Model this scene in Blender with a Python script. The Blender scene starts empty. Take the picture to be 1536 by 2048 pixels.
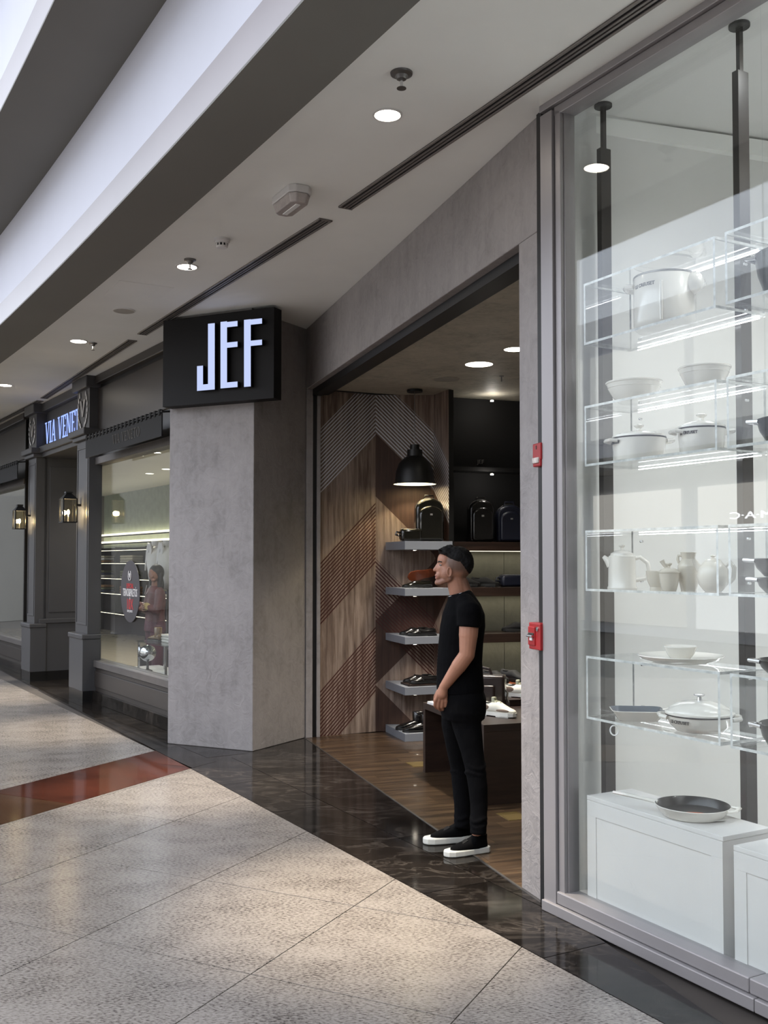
import bpy, bmesh, math, random
import numpy as np
from mathutils import Vector, Matrix

random.seed(7)
scene = bpy.context.scene
COL = scene.collection

# ------------------------------------------------------------------ camera
F = 1990.0                      # focal length in pixels of a 1536x2048 frame
H = 1.65                        # eye height
TH = math.radians(1.92)         # slight upward tilt
PPY = 1125 - F * math.tan(TH)   # principal point row (horizon sits at row 1125)
cam_d = bpy.data.cameras.new('camera')
cam_d.sensor_fit = 'VERTICAL'
cam_d.sensor_height = 24.0
cam_d.lens = F / 2048 * 24.0
cam_d.shift_y = (PPY - 1024) / 2048
cam_d.clip_start = 0.05
cam_d.clip_end = 200
cam = bpy.data.objects.new('camera', cam_d)
cam.location = (0, 0, H)
cam.rotation_euler = (math.pi / 2 + TH, 0, 0)
COL.objects.link(cam)
scene.camera = cam

# ------------------------------------------------------------------ world, exposure
vs = scene.view_settings
vs.view_transform = 'Standard'
vs.look = 'None'
vs.gamma = 1.0
vs.use_curve_mapping = False
vs.exposure = 1.54
world = bpy.data.worlds.new('atrium_daylight')
scene.world = world
world.use_nodes = True
_bg = world.node_tree.nodes['Background']
_bg.inputs['Color'].default_value = (0.81, 0.88, 1.0, 1)
_bg.inputs['Strength'].default_value = 1.32
try:
    scene.cycles.transparent_max_bounces = 24
    scene.cycles.max_bounces = 10
    scene.cycles.diffuse_bounces = 5
    scene.cycles.sample_clamp_indirect = 6.0
    scene.cycles.use_denoising = True
    scene.cycles.caustics_reflective = False
    scene.cycles.caustics_refractive = False
except Exception:
    pass

# ------------------------------------------------------------------ geometry of the picture -> metres
def ray(px, py):
    x = (px - 768) / F
    y = (PPY - py) / F
    return Vector((x, math.cos(TH) - y * math.sin(TH), math.sin(TH) + y * math.cos(TH)))
def gp(px, py, z=0.0):
    d = ray(px, py); t = (z - H) / d.z
    return Vector((d.x * t, d.y * t, z))
def pt(px, py, Y):
    d = ray(px, py); t = Y / d.y
    return Vector((d.x * t, Y, H + d.z * t))

class Fr:
    """upright frame: local x along the surface (to the right), y away from the viewer, z up"""
    def __init__(s, P, ux, uy):
        n = math.hypot(ux, uy)
        s.P = Vector((P[0], P[1], 0)); s.u = Vector((ux / n, uy / n, 0))
        s.v = Vector((-s.u.y, s.u.x, 0)); s.rot = math.atan2(s.u.y, s.u.x)
    def w(s, x, y, z=0.0):
        return s.P + s.u * x + s.v * y + Vector((0, 0, z))
    def hit(s, px, py, d=0.0):
        r = ray(px, py); o = Vector((0, 0, H)) - (s.P + s.v * d)
        t = -o.dot(s.v) / r.dot(s.v)
        q = Vector((0, 0, H)) + r * t - s.P
        return q.dot(s.u), q.z
    def loc(s, wp):
        q = Vector((wp[0], wp[1], 0)) - s.P
        return q.dot(s.u), q.dot(s.v)

# ------------------------------------------------------------------ mesh builder
class MB:
    def __init__(s): s.v = []; s.f = []; s.m = []
    def add(s, vs_, fs, mi=0):
        o = len(s.v); s.v += [tuple(q) for q in vs_]
        for f in fs: s.f.append(tuple(i + o for i in f)); s.m.append(mi)
        return s
    def box(s, x0, x1, y0, y1, z0, z1, mi=0):
        v = [(x0,y0,z0),(x1,y0,z0),(x1,y1,z0),(x0,y1,z0),(x0,y0,z1),(x1,y0,z1),(x1,y1,z1),(x0,y1,z1)]
        return s.add(v, [(0,3,2,1),(4,5,6,7),(0,1,5,4),(1,2,6,5),(2,3,7,6),(3,0,4,7)], mi)
    def prism(s, poly, z0, z1, mi=0, mat=None):
        n = len(poly); M = mat or Matrix()
        a = sum(poly[i][0]*poly[(i+1)%n][1]-poly[(i+1)%n][0]*poly[i][1] for i in range(n))
        if a < 0: poly = poly[::-1]
        v = [M @ Vector((p[0], p[1], z0)) for p in poly] + [M @ Vector((p[0], p[1], z1)) for p in poly]
        return s.add(v, [tuple(range(n))[::-1], tuple(range(n, 2*n))] + [(i,(i+1)%n,n+(i+1)%n,n+i) for i in range(n)], mi)
    def lathe(s, prof, c=(0,0,0), seg=32, mi=0, sx=1.0, sy=1.0, close=True, mat=None):
        """prof: list of (r,z)"""
        M = mat or Matrix(); vs_ = []; fs = []; n = len(prof)
        for r, z in prof:
            for k in range(seg):
                a = 2*math.pi*k/seg
                vs_.append(M @ Vector((c[0]+r*math.cos(a)*sx, c[1]+r*math.sin(a)*sy, c[2]+z)))
        for i in range(n-1):
            for k in range(seg):
                fs.append((i*seg+k, i*seg+(k+1)%seg, (i+1)*seg+(k+1)%seg, (i+1)*seg+k))
        if close:
            if prof[0][0] > 1e-5 and not (n == 2 and prof[1][0] < 1e-5): fs.append(tuple(range(seg))[::-1])
            if prof[-1][0] > 1e-5: fs.append(tuple((n-1)*seg+k for k in range(seg)))
        return s.add(vs_, fs, mi)
    def tube(s, path, r, seg=8, mi=0, cap=True, flat=None):
        P = [Vector(p) for p in path]; n = len(P); rs = r if isinstance(r, (list, tuple)) else [r]*n
        vs_ = []; fs = []; up = Vector((0,0,1)); prev = None
        for i in range(n):
            t = (P[min(i+1,n-1)] - P[max(i-1,0)])
            t = t.normalized() if t.length > 1e-9 else Vector((0,0,1))
            if prev is None:
                a = t.cross(up)
                if a.length < .05: a = t.cross(Vector((1,0,0)))
            else:
                a = prev - t*prev.dot(t)
            a = a.normalized(); prev = a; b = t.cross(a)
            for k in range(seg):
                q = 2*math.pi*k/seg
                fl = flat if flat else 1.0
                vs_.append(P[i] + a*math.cos(q)*rs[i] + b*math.sin(q)*rs[i]*fl)
        for i in range(n-1):
            for k in range(seg):
                fs.append((i*seg+k, i*seg+(k+1)%seg, (i+1)*seg+(k+1)%seg, (i+1)*seg+k))
        if cap:
            fs.append(tuple(range(seg))[::-1]); fs.append(tuple((n-1)*seg+k for k in range(seg)))
        return s.add(vs_, fs, mi)
    def ell(s, c, r, seg=16, rings=10, mi=0, mat=None):
        M = mat or Matrix(); vs_ = [M @ Vector((0,0,-1))]; fs = []
        for i in range(1, rings):
            p = -math.pi/2 + math.pi*i/rings
            for k in range(seg):
                a = 2*math.pi*k/seg
                vs_.append(M @ Vector((math.cos(p)*math.cos(a), math.cos(p)*math.sin(a), math.sin(p))))
        vs_.append(M @ Vector((0,0,1)))
        for k in range(seg): fs.append((0, 1+(k+1)%seg, 1+k))
        for i in range(rings-2):
            for k in range(seg):
                fs.append((1+i*seg+k, 1+i*seg+(k+1)%seg, 1+(i+1)*seg+(k+1)%seg, 1+(i+1)*seg+k))
        e = len(vs_)-1; b = 1+(rings-2)*seg
        for k in range(seg): fs.append((b+k, b+(k+1)%seg, e))
        C = Vector(c)
        vs_ = [Vector((q[0]*r[0], q[1]*r[1], q[2]*r[2])) + C for q in vs_] if mat is None else [C + Vector((q[0], q[1], q[2])) for q in vs_]
        return s.add(vs_, fs, mi)
    def cap(s, a, b, ra, rb, seg=14, mi=0):
        """tapered capsule"""
        a = Vector(a); b = Vector(b); t = (b-a); L = t.length; t.normalize()
        path = []; rs = []
        for k in range(5):
            q = math.pi/2*k/4.6; path.append(a - t*ra*math.cos(q)); rs.append(max(ra*math.sin(q), ra*.06))
        path.append(a); rs.append(ra); path.append(b); rs.append(rb)
        for k in range(4, -1, -1):
            q = math.pi/2*k/4.6; path.append(b + t*rb*math.cos(q)); rs.append(max(rb*math.sin(q), rb*.06))
        return s.tube(path, rs, seg, mi)
    def build(s, name, mat, parent=None, smooth=False, bevel=0.0, loc=None, rotz=0.0, fix=False):
        me = bpy.data.meshes.new(name)
        me.from_pydata(s.v, [], s.f)
        mats = mat if isinstance(mat, (list, tuple)) else [mat]
        for m_ in mats: me.materials.append(m_)
        if any(s.m): me.polygons.foreach_set('material_index', s.m)
        if fix:
            bm = bmesh.new(); bm.from_mesh(me); bmesh.ops.recalc_face_normals(bm, faces=bm.faces); bm.to_mesh(me); bm.free()
        if smooth:
            me.polygons.foreach_set('use_smooth', [True]*len(me.polygons))
            if smooth != 'all':
                try: me.set_sharp_from_angle(angle=math.radians(38))
                except Exception: pass
        me.update()
        o = bpy.data.objects.new(name, me); COL.objects.link(o)
        if bevel:
            b = o.modifiers.new('bevel', 'BEVEL'); b.width = bevel; b.segments = 2; b.limit_method = 'ANGLE'; b.angle_limit = math.radians(40)
        if loc is not None: o.location = loc
        o.rotation_euler.z = rotz
        if parent is not None: o.parent = parent
        return o

def tag(o, label=None, cat=None, group=None, kind=None):
    if label: o['label'] = label
    if cat: o['category'] = cat
    if group: o['group'] = group
    if kind: o['kind'] = kind
    return o
def thing(name, label, cat, loc=(0,0,0), rotz=0.0, group=None, kind=None):
    o = bpy.data.objects.new(name, None); o.empty_display_size = .1
    COL.objects.link(o); o.location = loc; o.rotation_euler.z = rotz
    return tag(o, label, cat, group, kind)
def struct(name, loc=(0,0,0), rotz=0.0, label=None):
    o = bpy.data.objects.new(name, None); o.empty_display_size = .1
    COL.objects.link(o); o.location = loc; o.rotation_euler.z = rotz
    return tag(o, label, None, None, 'structure')
def dup(root, loc, rotz, label=None, name=None):
    r = root.copy(); COL.objects.link(r); r.location = loc; r.rotation_euler.z = rotz
    if label: r['label'] = label
    for ch in list(root.children):
        c = ch.copy(); COL.objects.link(c); c.parent = r
        for g in ch.children:
            d = g.copy(); COL.objects.link(d); d.parent = c
    return r
def text_mb(s, size, depth, mat4=None, align='CENTER', sx=1.0, bold=0.0):
    cu = bpy.data.curves.new('t', 'FONT'); cu.body = s; cu.size = size; cu.extrude = depth; cu.offset = bold
    cu.align_x = align; cu.align_y = 'CENTER'; cu.resolution_u = 3
    o = bpy.data.objects.new('t', cu); COL.objects.link(o)
    dg = bpy.context.evaluated_depsgraph_get()
    me = bpy.data.meshes.new_from_object(o.evaluated_get(dg))
    b = MB(); M = mat4 or Matrix()
    b.add([M @ Vector((v.co.x*sx, v.co.y, v.co.z)) for v in me.vertices], [tuple(p.vertices) for p in me.polygons])
    bpy.data.objects.remove(o); bpy.data.curves.remove(cu); bpy.data.meshes.remove(me)
    return b
UPRIGHT = Matrix(((1,0,0,0),(0,0,-1,0),(0,1,0,0),(0,0,0,1)))   # text plane xy -> xz, facing -y
def lamp(name, kind, loc, energy, color=(1,1,1), parent=None, **k):
    d = bpy.data.lights.new(name, kind); d.energy = energy; d.color = color
    o = bpy.data.objects.new(name, d); COL.objects.link(o); o.location = loc
    if 'rot' in k: o.rotation_euler = k['rot']
    if kind == 'SPOT':
        d.spot_size = math.radians(k.get('angle', 60)); d.spot_blend = k.get('blend', .6)
        d.shadow_soft_size = k.get('soft', .05)
    elif kind == 'POINT': d.shadow_soft_size = k.get('soft', .05)
    elif kind == 'AREA':
        d.shape = 'RECTANGLE'; d.size = k.get('sx', .5); d.size_y = k.get('sy', .5)
        if 'spread' in k: d.spread = math.radians(k['spread'])
    if parent is not None: o.parent = parent
    return o

# ------------------------------------------------------------------ materials
class E:
    """tiny node algebra"""
    def __init__(s, nt, sock): s.nt = nt; s.k = sock
    def op(s, o, b=None, c=None):
        n = s.nt.nodes.new('ShaderNodeMath'); n.operation = o
        for i, q in enumerate((s, b, c)):
            if q is None: continue
            if isinstance(q, E): s.nt.links.new(q.k, n.inputs[i])
            else: n.inputs[i].default_value = q
        return E(s.nt, n.outputs[0])
    def __add__(s, b): return s.op('ADD', b)
    def __sub__(s, b): return s.op('SUBTRACT', b)
    def __mul__(s, b): return s.op('MULTIPLY', b)
    def gt(s, b): return s.op('GREATER_THAN', b)
    def lt(s, b): return s.op('LESS_THAN', b)
    def band(s, a, b): return s.gt(a) * s.lt(b)
    def fract(s): return s.op('FRACT')
    def pw(s, b): return s.op('POWER', b)
    def mx(s, b): return s.op('MAXIMUM', b)
def new_mat(name):
    m = bpy.data.materials.new(name); m.use_nodes = True
    return m, m.node_tree, m.node_tree.nodes['Principled BSDF']
def rgba(c): return (c[0], c[1], c[2], 1.0)
def srgb(r, g, b):
    f = lambda c: ((c/255+.055)/1.055)**2.4 if c > 10 else c/255/12.92
    return (f(r), f(g), f(b))
def coords(nt, kind='pos', scale=(1,1,1), rot=0.0):
    if kind == 'pos':
        n = nt.nodes.new('ShaderNodeNewGeometry'); k = n.outputs['Position']
    else:
        n = nt.nodes.new('ShaderNodeTexCoord'); k = n.outputs['Object']
    mp = nt.nodes.new('ShaderNodeMapping'); mp.inputs['Scale'].default_value = scale; mp.inputs['Rotation'].default_value = (0,0,rot)
    nt.links.new(k, mp.inputs['Vector'])
    return mp.outputs[0]
def noise_n(nt, vec, scale, detail=4, rough=.55, dist=0.0):
    n = nt.nodes.new('ShaderNodeTexNoise'); n.inputs['Scale'].default_value = scale
    n.inputs['Detail'].default_value = detail; n.inputs['Roughness'].default_value = rough; n.inputs['Distortion'].default_value = dist
    nt.links.new(vec, n.inputs['Vector']); return n.outputs['Fac']
def ramp(nt, fac, stops):
    r = nt.nodes.new('ShaderNodeValToRGB')
    while len(r.color_ramp.elements) < len(stops): r.color_ramp.elements.new(.5)
    for e, (p, c) in zip(r.color_ramp.elements, stops): e.position = p; e.color = rgba(c)
    nt.links.new(fac.k if isinstance(fac, E) else fac, r.inputs[0]); return r.outputs[0]
def mixc(nt, fac, a, b, mode='MIX'):
    n = nt.nodes.new('ShaderNodeMix'); n.data_type = 'RGBA'; n.blend_type = mode
    f = fac.k if isinstance(fac, E) else fac
    if isinstance(f, float): n.inputs[0].default_value = f
    else: nt.links.new(f, n.inputs[0])
    for i, q in ((6, a), (7, b)):
        if isinstance(q, tuple): n.inputs[i].default_value = rgba(q)
        else: nt.links.new(q, n.inputs[i])
    return n.outputs[2]
def bump_n(nt, h, strength, dist=.01):
    b = nt.nodes.new('ShaderNodeBump'); b.inputs['Strength'].default_value = strength; b.inputs['Distance'].default_value = dist
    nt.links.new(h, b.inputs['Height']); return b.outputs[0]
def M(name, col, rough=.5, metal=0.0, spec=.5, vary=None, bump=None, coat=0.0, emit=None, estr=0.0, alpha=None, kind='obj', scale=(1,1,1)):
    m, nt, p = new_mat(name)
    p.inputs['Base Color'].default_value = rgba(col); p.inputs['Roughness'].default_value = rough
    p.inputs['Metallic'].default_value = metal; p.inputs['Specular IOR Level'].default_value = spec
    p.inputs['Coat Weight'].default_value = coat
    vec = coords(nt, kind, scale)
    sc, amt = vary if vary else (6.0, .10)
    n = noise_n(nt, vec, sc, 4)
    lo = tuple(c*(1-amt) for c in col); hi = tuple(min(1, c*(1+amt)) for c in col)
    nt.links.new(ramp(nt, n, [(.3, lo), (.7, hi)]), p.inputs['Base Color'])
    if bump: nt.links.new(bump_n(nt, noise_n(nt, vec, bump[0], 5), bump[1], bump[2] if len(bump) > 2 else .004), p.inputs['Normal'])
    if emit: p.inputs['Emission Color'].default_value = rgba(emit); p.inputs['Emission Strength'].default_value = estr
    return m
def glass_mat(name, tint=(.95,.97,.96), f0=.04, power=5.0, rough=0.0, gloss=(1,1,1)):
    m = bpy.data.materials.new(name); m.use_nodes = True; nt = m.node_tree; nt.nodes.clear()
    out = nt.nodes.new('ShaderNodeOutputMaterial'); mix = nt.nodes.new('ShaderNodeMixShader')
    t = nt.nodes.new('ShaderNodeBsdfTransparent'); t.inputs[0].default_value = rgba(tint)
    g = nt.nodes.new('ShaderNodeBsdfGlossy'); g.inputs['Roughness'].default_value = rough; g.inputs['Color'].default_value = rgba(gloss)
    lw = nt.nodes.new('ShaderNodeLayerWeight'); lw.inputs['Blend'].default_value = .5
    fac = E(nt, lw.outputs['Facing']).pw(power) * (1-f0) + f0
    nt.links.new(fac.k, mix.inputs[0]); nt.links.new(t.outputs[0], mix.inputs[1]); nt.links.new(g.outputs[0], mix.inputs[2])
    nt.links.new(mix.outputs[0], out.inputs[0]); return m
def emis(name, col, s):
    m = bpy.data.materials.new(name); m.use_nodes = True; nt = m.node_tree; nt.nodes.clear()
    out = nt.nodes.new('ShaderNodeOutputMaterial'); e = nt.nodes.new('ShaderNodeEmission')
    e.inputs[0].default_value = rgba(col); e.inputs[1].default_value = s
    nt.links.new(e.outputs[0], out.inputs[0]); return m

def objrand(nt):
    return nt.nodes.new('ShaderNodeObjectInfo').outputs['Random']
def granite_mat():
    m, nt, p = new_mat('light_granite')
    a = math.radians(-30)
    v1 = coords(nt, 'pos', (55, 130, 60), a); v2 = coords(nt, 'pos', (1, 1.6, 1), a)
    n1 = noise_n(nt, v1, 1.0, 3, .6); n2 = noise_n(nt, v2, 3.2, 4, .6)
    fl = (E(nt, n1) + (E(nt, n2) - .5) * .32)
    c = ramp(nt, fl, [(.33, srgb(50,46,44)), (.43, srgb(110,103,98)), (.55, srgb(137,130,124)), (.75, srgb(149,142,136))])
    c = mixc(nt, E(nt, objrand(nt)) * .16, c, srgb(132,123,115))
    nt.links.new(c, p.inputs['Base Color'])
    p.inputs['Roughness'].default_value = .24; p.inputs['Specular IOR Level'].default_value = .35
    return m
def marble_mat(name, base, vein, rough=.07, rot=.6):
    m, nt, p = new_mat(name)
    v = coords(nt, 'pos', (1, 2.2, 1), rot)
    ob = objrand(nt); vv = nt.nodes.new('ShaderNodeVectorMath'); vv.operation = 'ADD'
    nt.links.new(v, vv.inputs[0]); nt.links.new((E(nt, ob)*40).k, vv.inputs[1])
    n1 = noise_n(nt, vv.outputs[0], 2.2, 7, .62, 1.4); n2 = noise_n(nt, vv.outputs[0], 1.1, 5, .6, .6)
    vein_f = ((E(nt, n1) - .5).op('ABSOLUTE') * -26 + 1).mx(0.0) * .5
    c = ramp(nt, n2, [(.3, tuple(q*.55 for q in base)), (.7, tuple(q*1.7 for q in base))])
    c = mixc(nt, vein_f * n2_gate(nt, n2), c, vein)
    nt.links.new(c, p.inputs['Base Color'])
    p.inputs['Roughness'].default_value = rough; p.inputs['Specular IOR Level'].default_value = .14
    return m
def n2_gate(nt, n2): return (E(nt, n2) - .35).mx(0.0) * 3.0
def plaster_mat(name, col, amt=.16, bumpy=.5):
    m, nt, p = new_mat(name)
    v = coords(nt, 'obj', (1,1,1)); 
    n1 = noise_n(nt, v, 2.0, 6, .65, .8); n2 = noise_n(nt, v, 11, 5, .6, 1.6); n3 = noise_n(nt, coords(nt, 'obj', (8, 8, 1.4)), 1.6, 4, .6)
    f = (E(nt, n1) * .45 + E(nt, n2) * .30 + E(nt, n3) * .25)
    lo = tuple(c*(1-amt*1.6) for c in col); hi = tuple(min(1, c*(1+amt)) for c in col)
    nt.links.new(ramp(nt, f, [(.36, lo), (.5, col), (.64, hi)]), p.inputs['Base Color'])
    nt.links.new(bump_n(nt, n2, bumpy, .012), p.inputs['Normal'])
    p.inputs['Roughness'].default_value = .62; p.inputs['Specular IOR Level'].default_value = .3
    return m
def wood_mat(name, cols, rough=.35, axis=(1.2, 14, 14), scale=1.6, coat=0.0, kind='obj'):
    m, nt, p = new_mat(name)
    v = coords(nt, kind, axis); vv = nt.nodes.new('ShaderNodeVectorMath'); vv.operation = 'ADD'
    nt.links.new(v, vv.inputs[0]); nt.links.new((E(nt, objrand(nt))*30).k, vv.inputs[1])
    n1 = noise_n(nt, vv.outputs[0], scale, 6, .62, .5)
    c = ramp(nt, n1, [(.3, cols[0]), (.5, cols[1]), (.72, cols[2])])
    c = mixc(nt, E(nt, objrand(nt))*.35, c, cols[0])
    nt.links.new(c, p.inputs['Base Color']); p.inputs['Roughness'].default_value = rough
    nt.links.new(bump_n(nt, n1, .12, .004), p.inputs['Normal']); p.inputs['Coat Weight'].default_value = coat
    return m

MT = {}
MT['granite'] = granite_mat()
MT['dark_marble'] = marble_mat('dark_brown_marble', srgb(24,21,19), srgb(92,85,79), .09)
MT['red_granite'] = marble_mat('red_granite', srgb(66,31,20), srgb(84,48,34), .07)
MT['joint'] = M('tile_joint', srgb(58,52,48), .8)
MT['plaster'] = plaster_mat('trowelled_plaster', srgb(144,139,138))
MT['plaster_dark'] = plaster_mat('dark_trowelled_plaster', srgb(172,167,153), .2)
MT['ceiling'] = M('white_ceiling_paint', srgb(242,243,239), .8, spec=.2, vary=(1.2, .035))
MT['beam'] = M('grey_beam_paint', srgb(119,117,112), .75, spec=.2, vary=(1.0, .04))
MT['fascia'] = M('taupe_fascia_paint', srgb(132,123,124), .32, spec=.5, vary=(1.0, .06))
MT['gallery_white'] = M('white_gallery_paint', srgb(232,231,236), .7, spec=.2, vary=(1.0, .03))
MT['parapet'] = M('parapet_paint', srgb(192,192,200), .7, spec=.2, vary=(1.0, .03))
MT['white'] = M('white_paint', srgb(216,214,212), .5, vary=(2, .03))
MT['white_gloss'] = M('white_lacquer', srgb(232,232,230), .28, vary=(2, .02))
MT['alu'] = M('satin_aluminium', srgb(150,146,147), .42, metal=.35, vary=(3, .05), scale=(1,1,.15))
MT['black'] = M('black_metal', srgb(14,14,15), .45, vary=(3, .2))
MT['black_soft'] = M('soft_black', srgb(11,10,11), .8, vary=(3, .2))
MT['darkgrey'] = M('charcoal_lacquer', srgb(66,65,66), .42, vary=(2, .06))
MT['dark_panel'] = M('dark_bronze_panel', srgb(48,43,40), .35, vary=(2, .1))
MT['chrome'] = M('chrome', srgb(210,210,212), .12, metal=1.0, vary=(3, .03))
MT['steel'] = M('brushed_steel', srgb(120,118,116), .35, metal=.9, vary=(8, .1))
MT['glass'] = glass_mat('window_glass', (.96,.975,.97), .04, 5.0)
MT['acrylic'] = glass_mat('clear_acrylic', (.97,.975,.975), .035, 4.0)
MT['acrylic_edge'] = M('acrylic_edge', srgb(204,206,204), .15, spec=.6, vary=(30, .25))
MT['red'] = M('red_plastic', srgb(150,24,28), .4, vary=(4, .05))
MT['led'] = emis('led_strip', (.93,.95,1.0), 5.0)
MT['warm_emit'] = emis('warm_lamp_glow', (1.0,.90,.74), 14.0)
MT['interior_emit'] = emis('shop_downlight_glow', (1.0,.93,.78), 3.2)
MT['interior_dim'] = M('unlit_lens', srgb(150,146,136), .5)
MT['letter_glow'] = emis('backlit_letter', (.58,.67,1.0), .34)
MT['enamel'] = M('white_enamel', srgb(228,224,216), .18, coat=.4, vary=(3, .03))
MT['enamel_in'] = M('grey_enamel', srgb(90,98,108), .2, coat=.3)
MT['cast_black'] = M('matt_black_enamel', srgb(26,25,25), .3, coat=.2)
MT['text_dark'] = M('dark_print', srgb(40,34,36), .5)
# ================================================================== frames of the place
ZC = 3.88                                               # mall ceiling
G0 = gp(1093, 1817); GL = Fr(G0, (768+346)/F, -1)       # glass shop front
P0 = gp(1085, 1805); PO = Fr(P0, (768-106)/F, -1)       # concrete shop portal
V0 = gp(336, 1457);  VI = Fr(V0, .655, -1)              # tailor shop front
CA = gp(335, 1487); CB = gp(505, 1503); CC = gp(612, 1475)
CO = Fr(CA, CB.x-CA.x, CB.y-CA.y)                       # concrete column front
ST = Fr(gp(810, 1484), .949, .316)                      # shop interior (perpendicular to portal)
TI = gp(408, 1760); TL = Fr(TI, .897, -.443)            # granite tile grid
TS = .884
PX0 = PO.loc(CC)[0]                                     # portal x of the column end
def clip(poly, hp):
    """keep the part with a*x+b*y+c >= 0"""
    a, b, c = hp; out = []
    for i in range(len(poly)):
        p, q = poly[i], poly[(i+1) % len(poly)]
        dp = a*p[0]+b*p[1]+c; dq = a*q[0]+b*q[1]+c
        if dp >= 0: out.append(p)
        if (dp >= 0) != (dq >= 0):
            t = dp/(dp-dq); out.append((p[0]+(q[0]-p[0])*t, p[1]+(q[1]-p[1])*t))
    return out
def hp(p, q, inside):
    a, b = -(q[1]-p[1]), q[0]-p[0]; c = -(a*p[0]+b*p[1])
    if a*inside[0]+b*inside[1]+c < 0: a, b, c = -a, -b, -c
    n = math.hypot(a, b); return (a/n, b/n, c/n)
def shift(h, d): return (h[0], h[1], h[2]-d)
def area(p): return abs(sum(p[i][0]*p[(i+1)%len(p)][1]-p[(i+1)%len(p)][0]*p[i][1] for i in range(len(p))))/2

# ------------------------------------------------------------------ floor
floor = MB().box(-40, 20, -30, 45, -.06, -.02).build('floor', MT['joint']); tag(floor, kind='structure')
E1a, E1b = gp(378, 1535), gp(1330, 2048)                # granite / dark border, near side
E2a, E2b = gp(0, 1357), gp(309, 1501)                   # granite / dark border, far side
R1a, R1b = gp(0, 1580), gp(312, 1501)                   # red band upper edge
R2a, R2b = gp(0, 1650), gp(381, 1537)                   # red band lower edge
near_in = (-1.2, 3.0)
hE1 = hp(E1a, E1b, near_in); hE2 = hp(E2a, E2b, (-8, 9)); hR2 = hp(R2a, R2b, near_in); hR1 = hp(R1a, R1b, (-8, 12))
neg = lambda h: (-h[0], -h[1], -h[2])
def tile(poly, mat, z=0.0, gap=.0026, name='tile', par=None):
    if len(poly) < 3 or area(poly) < .004: return
    cx = sum(p[0] for p in poly)/len(poly); cy = sum(p[1] for p in poly)/len(poly)
    for i in range(len(poly)):
        p, q = poly[i], poly[(i+1) % len(poly)]
        if math.hypot(q[0]-p[0], q[1]-p[1]) > 1e-4: poly2 = clip(poly, shift(hp(p, q, (cx, cy)), 0))
    sh = poly
    for i in range(len(poly)):
        p, q = poly[i], poly[(i+1) % len(poly)]
        if math.hypot(q[0]-p[0], q[1]-p[1]) > 1e-4: sh = clip(sh, shift(hp(p, q, (cx, cy)), gap))
    if len(sh) < 3: return
    sh = [(p[0]-cx, p[1]-cy) for p in sh]
    return MB().prism(sh, z-.018, z).build(name, mat, par, loc=(cx, cy, 0))
for i in range(-9, 10):
    for j in range(-8, 14):
        c = [TL.w(i*TS, j*TS), TL.w((i+1)*TS, j*TS), TL.w((i+1)*TS, (j+1)*TS), TL.w(i*TS, (j+1)*TS)]
        mid = (sum(q.x for q in c)/4, sum(q.y for q in c)/4)
        if not (-9 < mid[0] < 4 and -2.5 < mid[1] < 22): continue
        sq = [(q.x, q.y) for q in c]
        tile(clip(clip(sq, hE1), hR2), MT['granite'], par=floor)
        if mid[0] > -9: tile(clip(clip(sq, hE2), hR1), MT['granite'], par=floor)
# red and brown band
band = [(-9, 0), (4, 0), (4, 20), (-9, 20)]
for h in (neg(hR2), neg(hR1)): band = clip(band, h)
S1 = gp(139, 1607)
hc = hp(S1, S1 + TL.u, gp(300, 1560))
tip = hp(gp(312, 1501), gp(381, 1537), gp(100, 1600))
rb = clip(clip(band, hc), tip)
k = TL.loc(S1)[1]
for j in range(0, 4):
    a, b = TL.w(0, k+j*1.35), TL.w(0, k+(j+1)*1.35)
    pz = clip(clip(rb, hp(a, a+TL.u, TL.w(0, k+99))), hp(b, b+TL.u, TL.w(0, k-99)))
    tile(pz, MT['red_granite'], par=floor)
bb = clip(band, neg(hc))
MT['brown_marble'] = marble_mat('brown_marble', srgb(62,40,26), srgb(96,66,46), .07)
for j in range(1, 9):
    a, b = TL.w(0, k-j*.9), TL.w(0, k-(j-1)*.9)
    tile(clip(clip(bb, hp(a, a+TL.u, TL.w(0, 99))), hp(b, b+TL.u, TL.w(0, -99))), MT['brown_marble'] if j < 4 else MT['red_granite'], par=floor)
# dark border: long strips along the fronts, each cut into slabs
def strips(fr, hs, x0, x1, y0, y1, nx, ny, jit):
    for i in range(nx):
        for j in range(ny):
            xa = x0+(x1-x0)*i/nx + jit*(j % 2); xb = x0+(x1-x0)*(i+1)/nx + jit*(j % 2)
            ya = y0+(y1-y0)*j/ny; yb = y0+(y1-y0)*(j+1)/ny
            q = [fr.w(xa, ya), fr.w(xb, ya), fr.w(xb, yb), fr.w(xa, yb)]
            poly = [(p.x, p.y) for p in q]
            for h in hs: poly = clip(poly, h)
            tile(poly, MT['dark_marble'], par=floor)
jl = gp(694, 1626); gy = GL.loc(jl)[1]
thr_a, thr_b = gp(616, 1475), gp(1049, 1773)
hthr = hp(thr_a, thr_b, near_in)
ps, pe = PO.w(PX0, 0), PO.w(0, 0)
split = hp(CB, gp(381, 1537), (0, 5)); 
strips(GL, [neg(hE1), hthr, split], -7.0, 4.2, gy-1.2, gy, 12, 1, 0)
strips(GL, [neg(hE1), hthr, split], -7.0, 4.2, gy, gy+1.5, 10, 1, .4)
strips(VI, [neg(hE2), neg(split), neg(tip)], -12, 1.6, -2.6, .9, 14, 3, .35)
tile([tuple(gp(*q)[:2]) for q in ((345,1489),(500,1503),(530,1530),(470,1575),(384,1536),(330,1508))], MT['dark_marble'], z=-.0012, par=floor)
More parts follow.
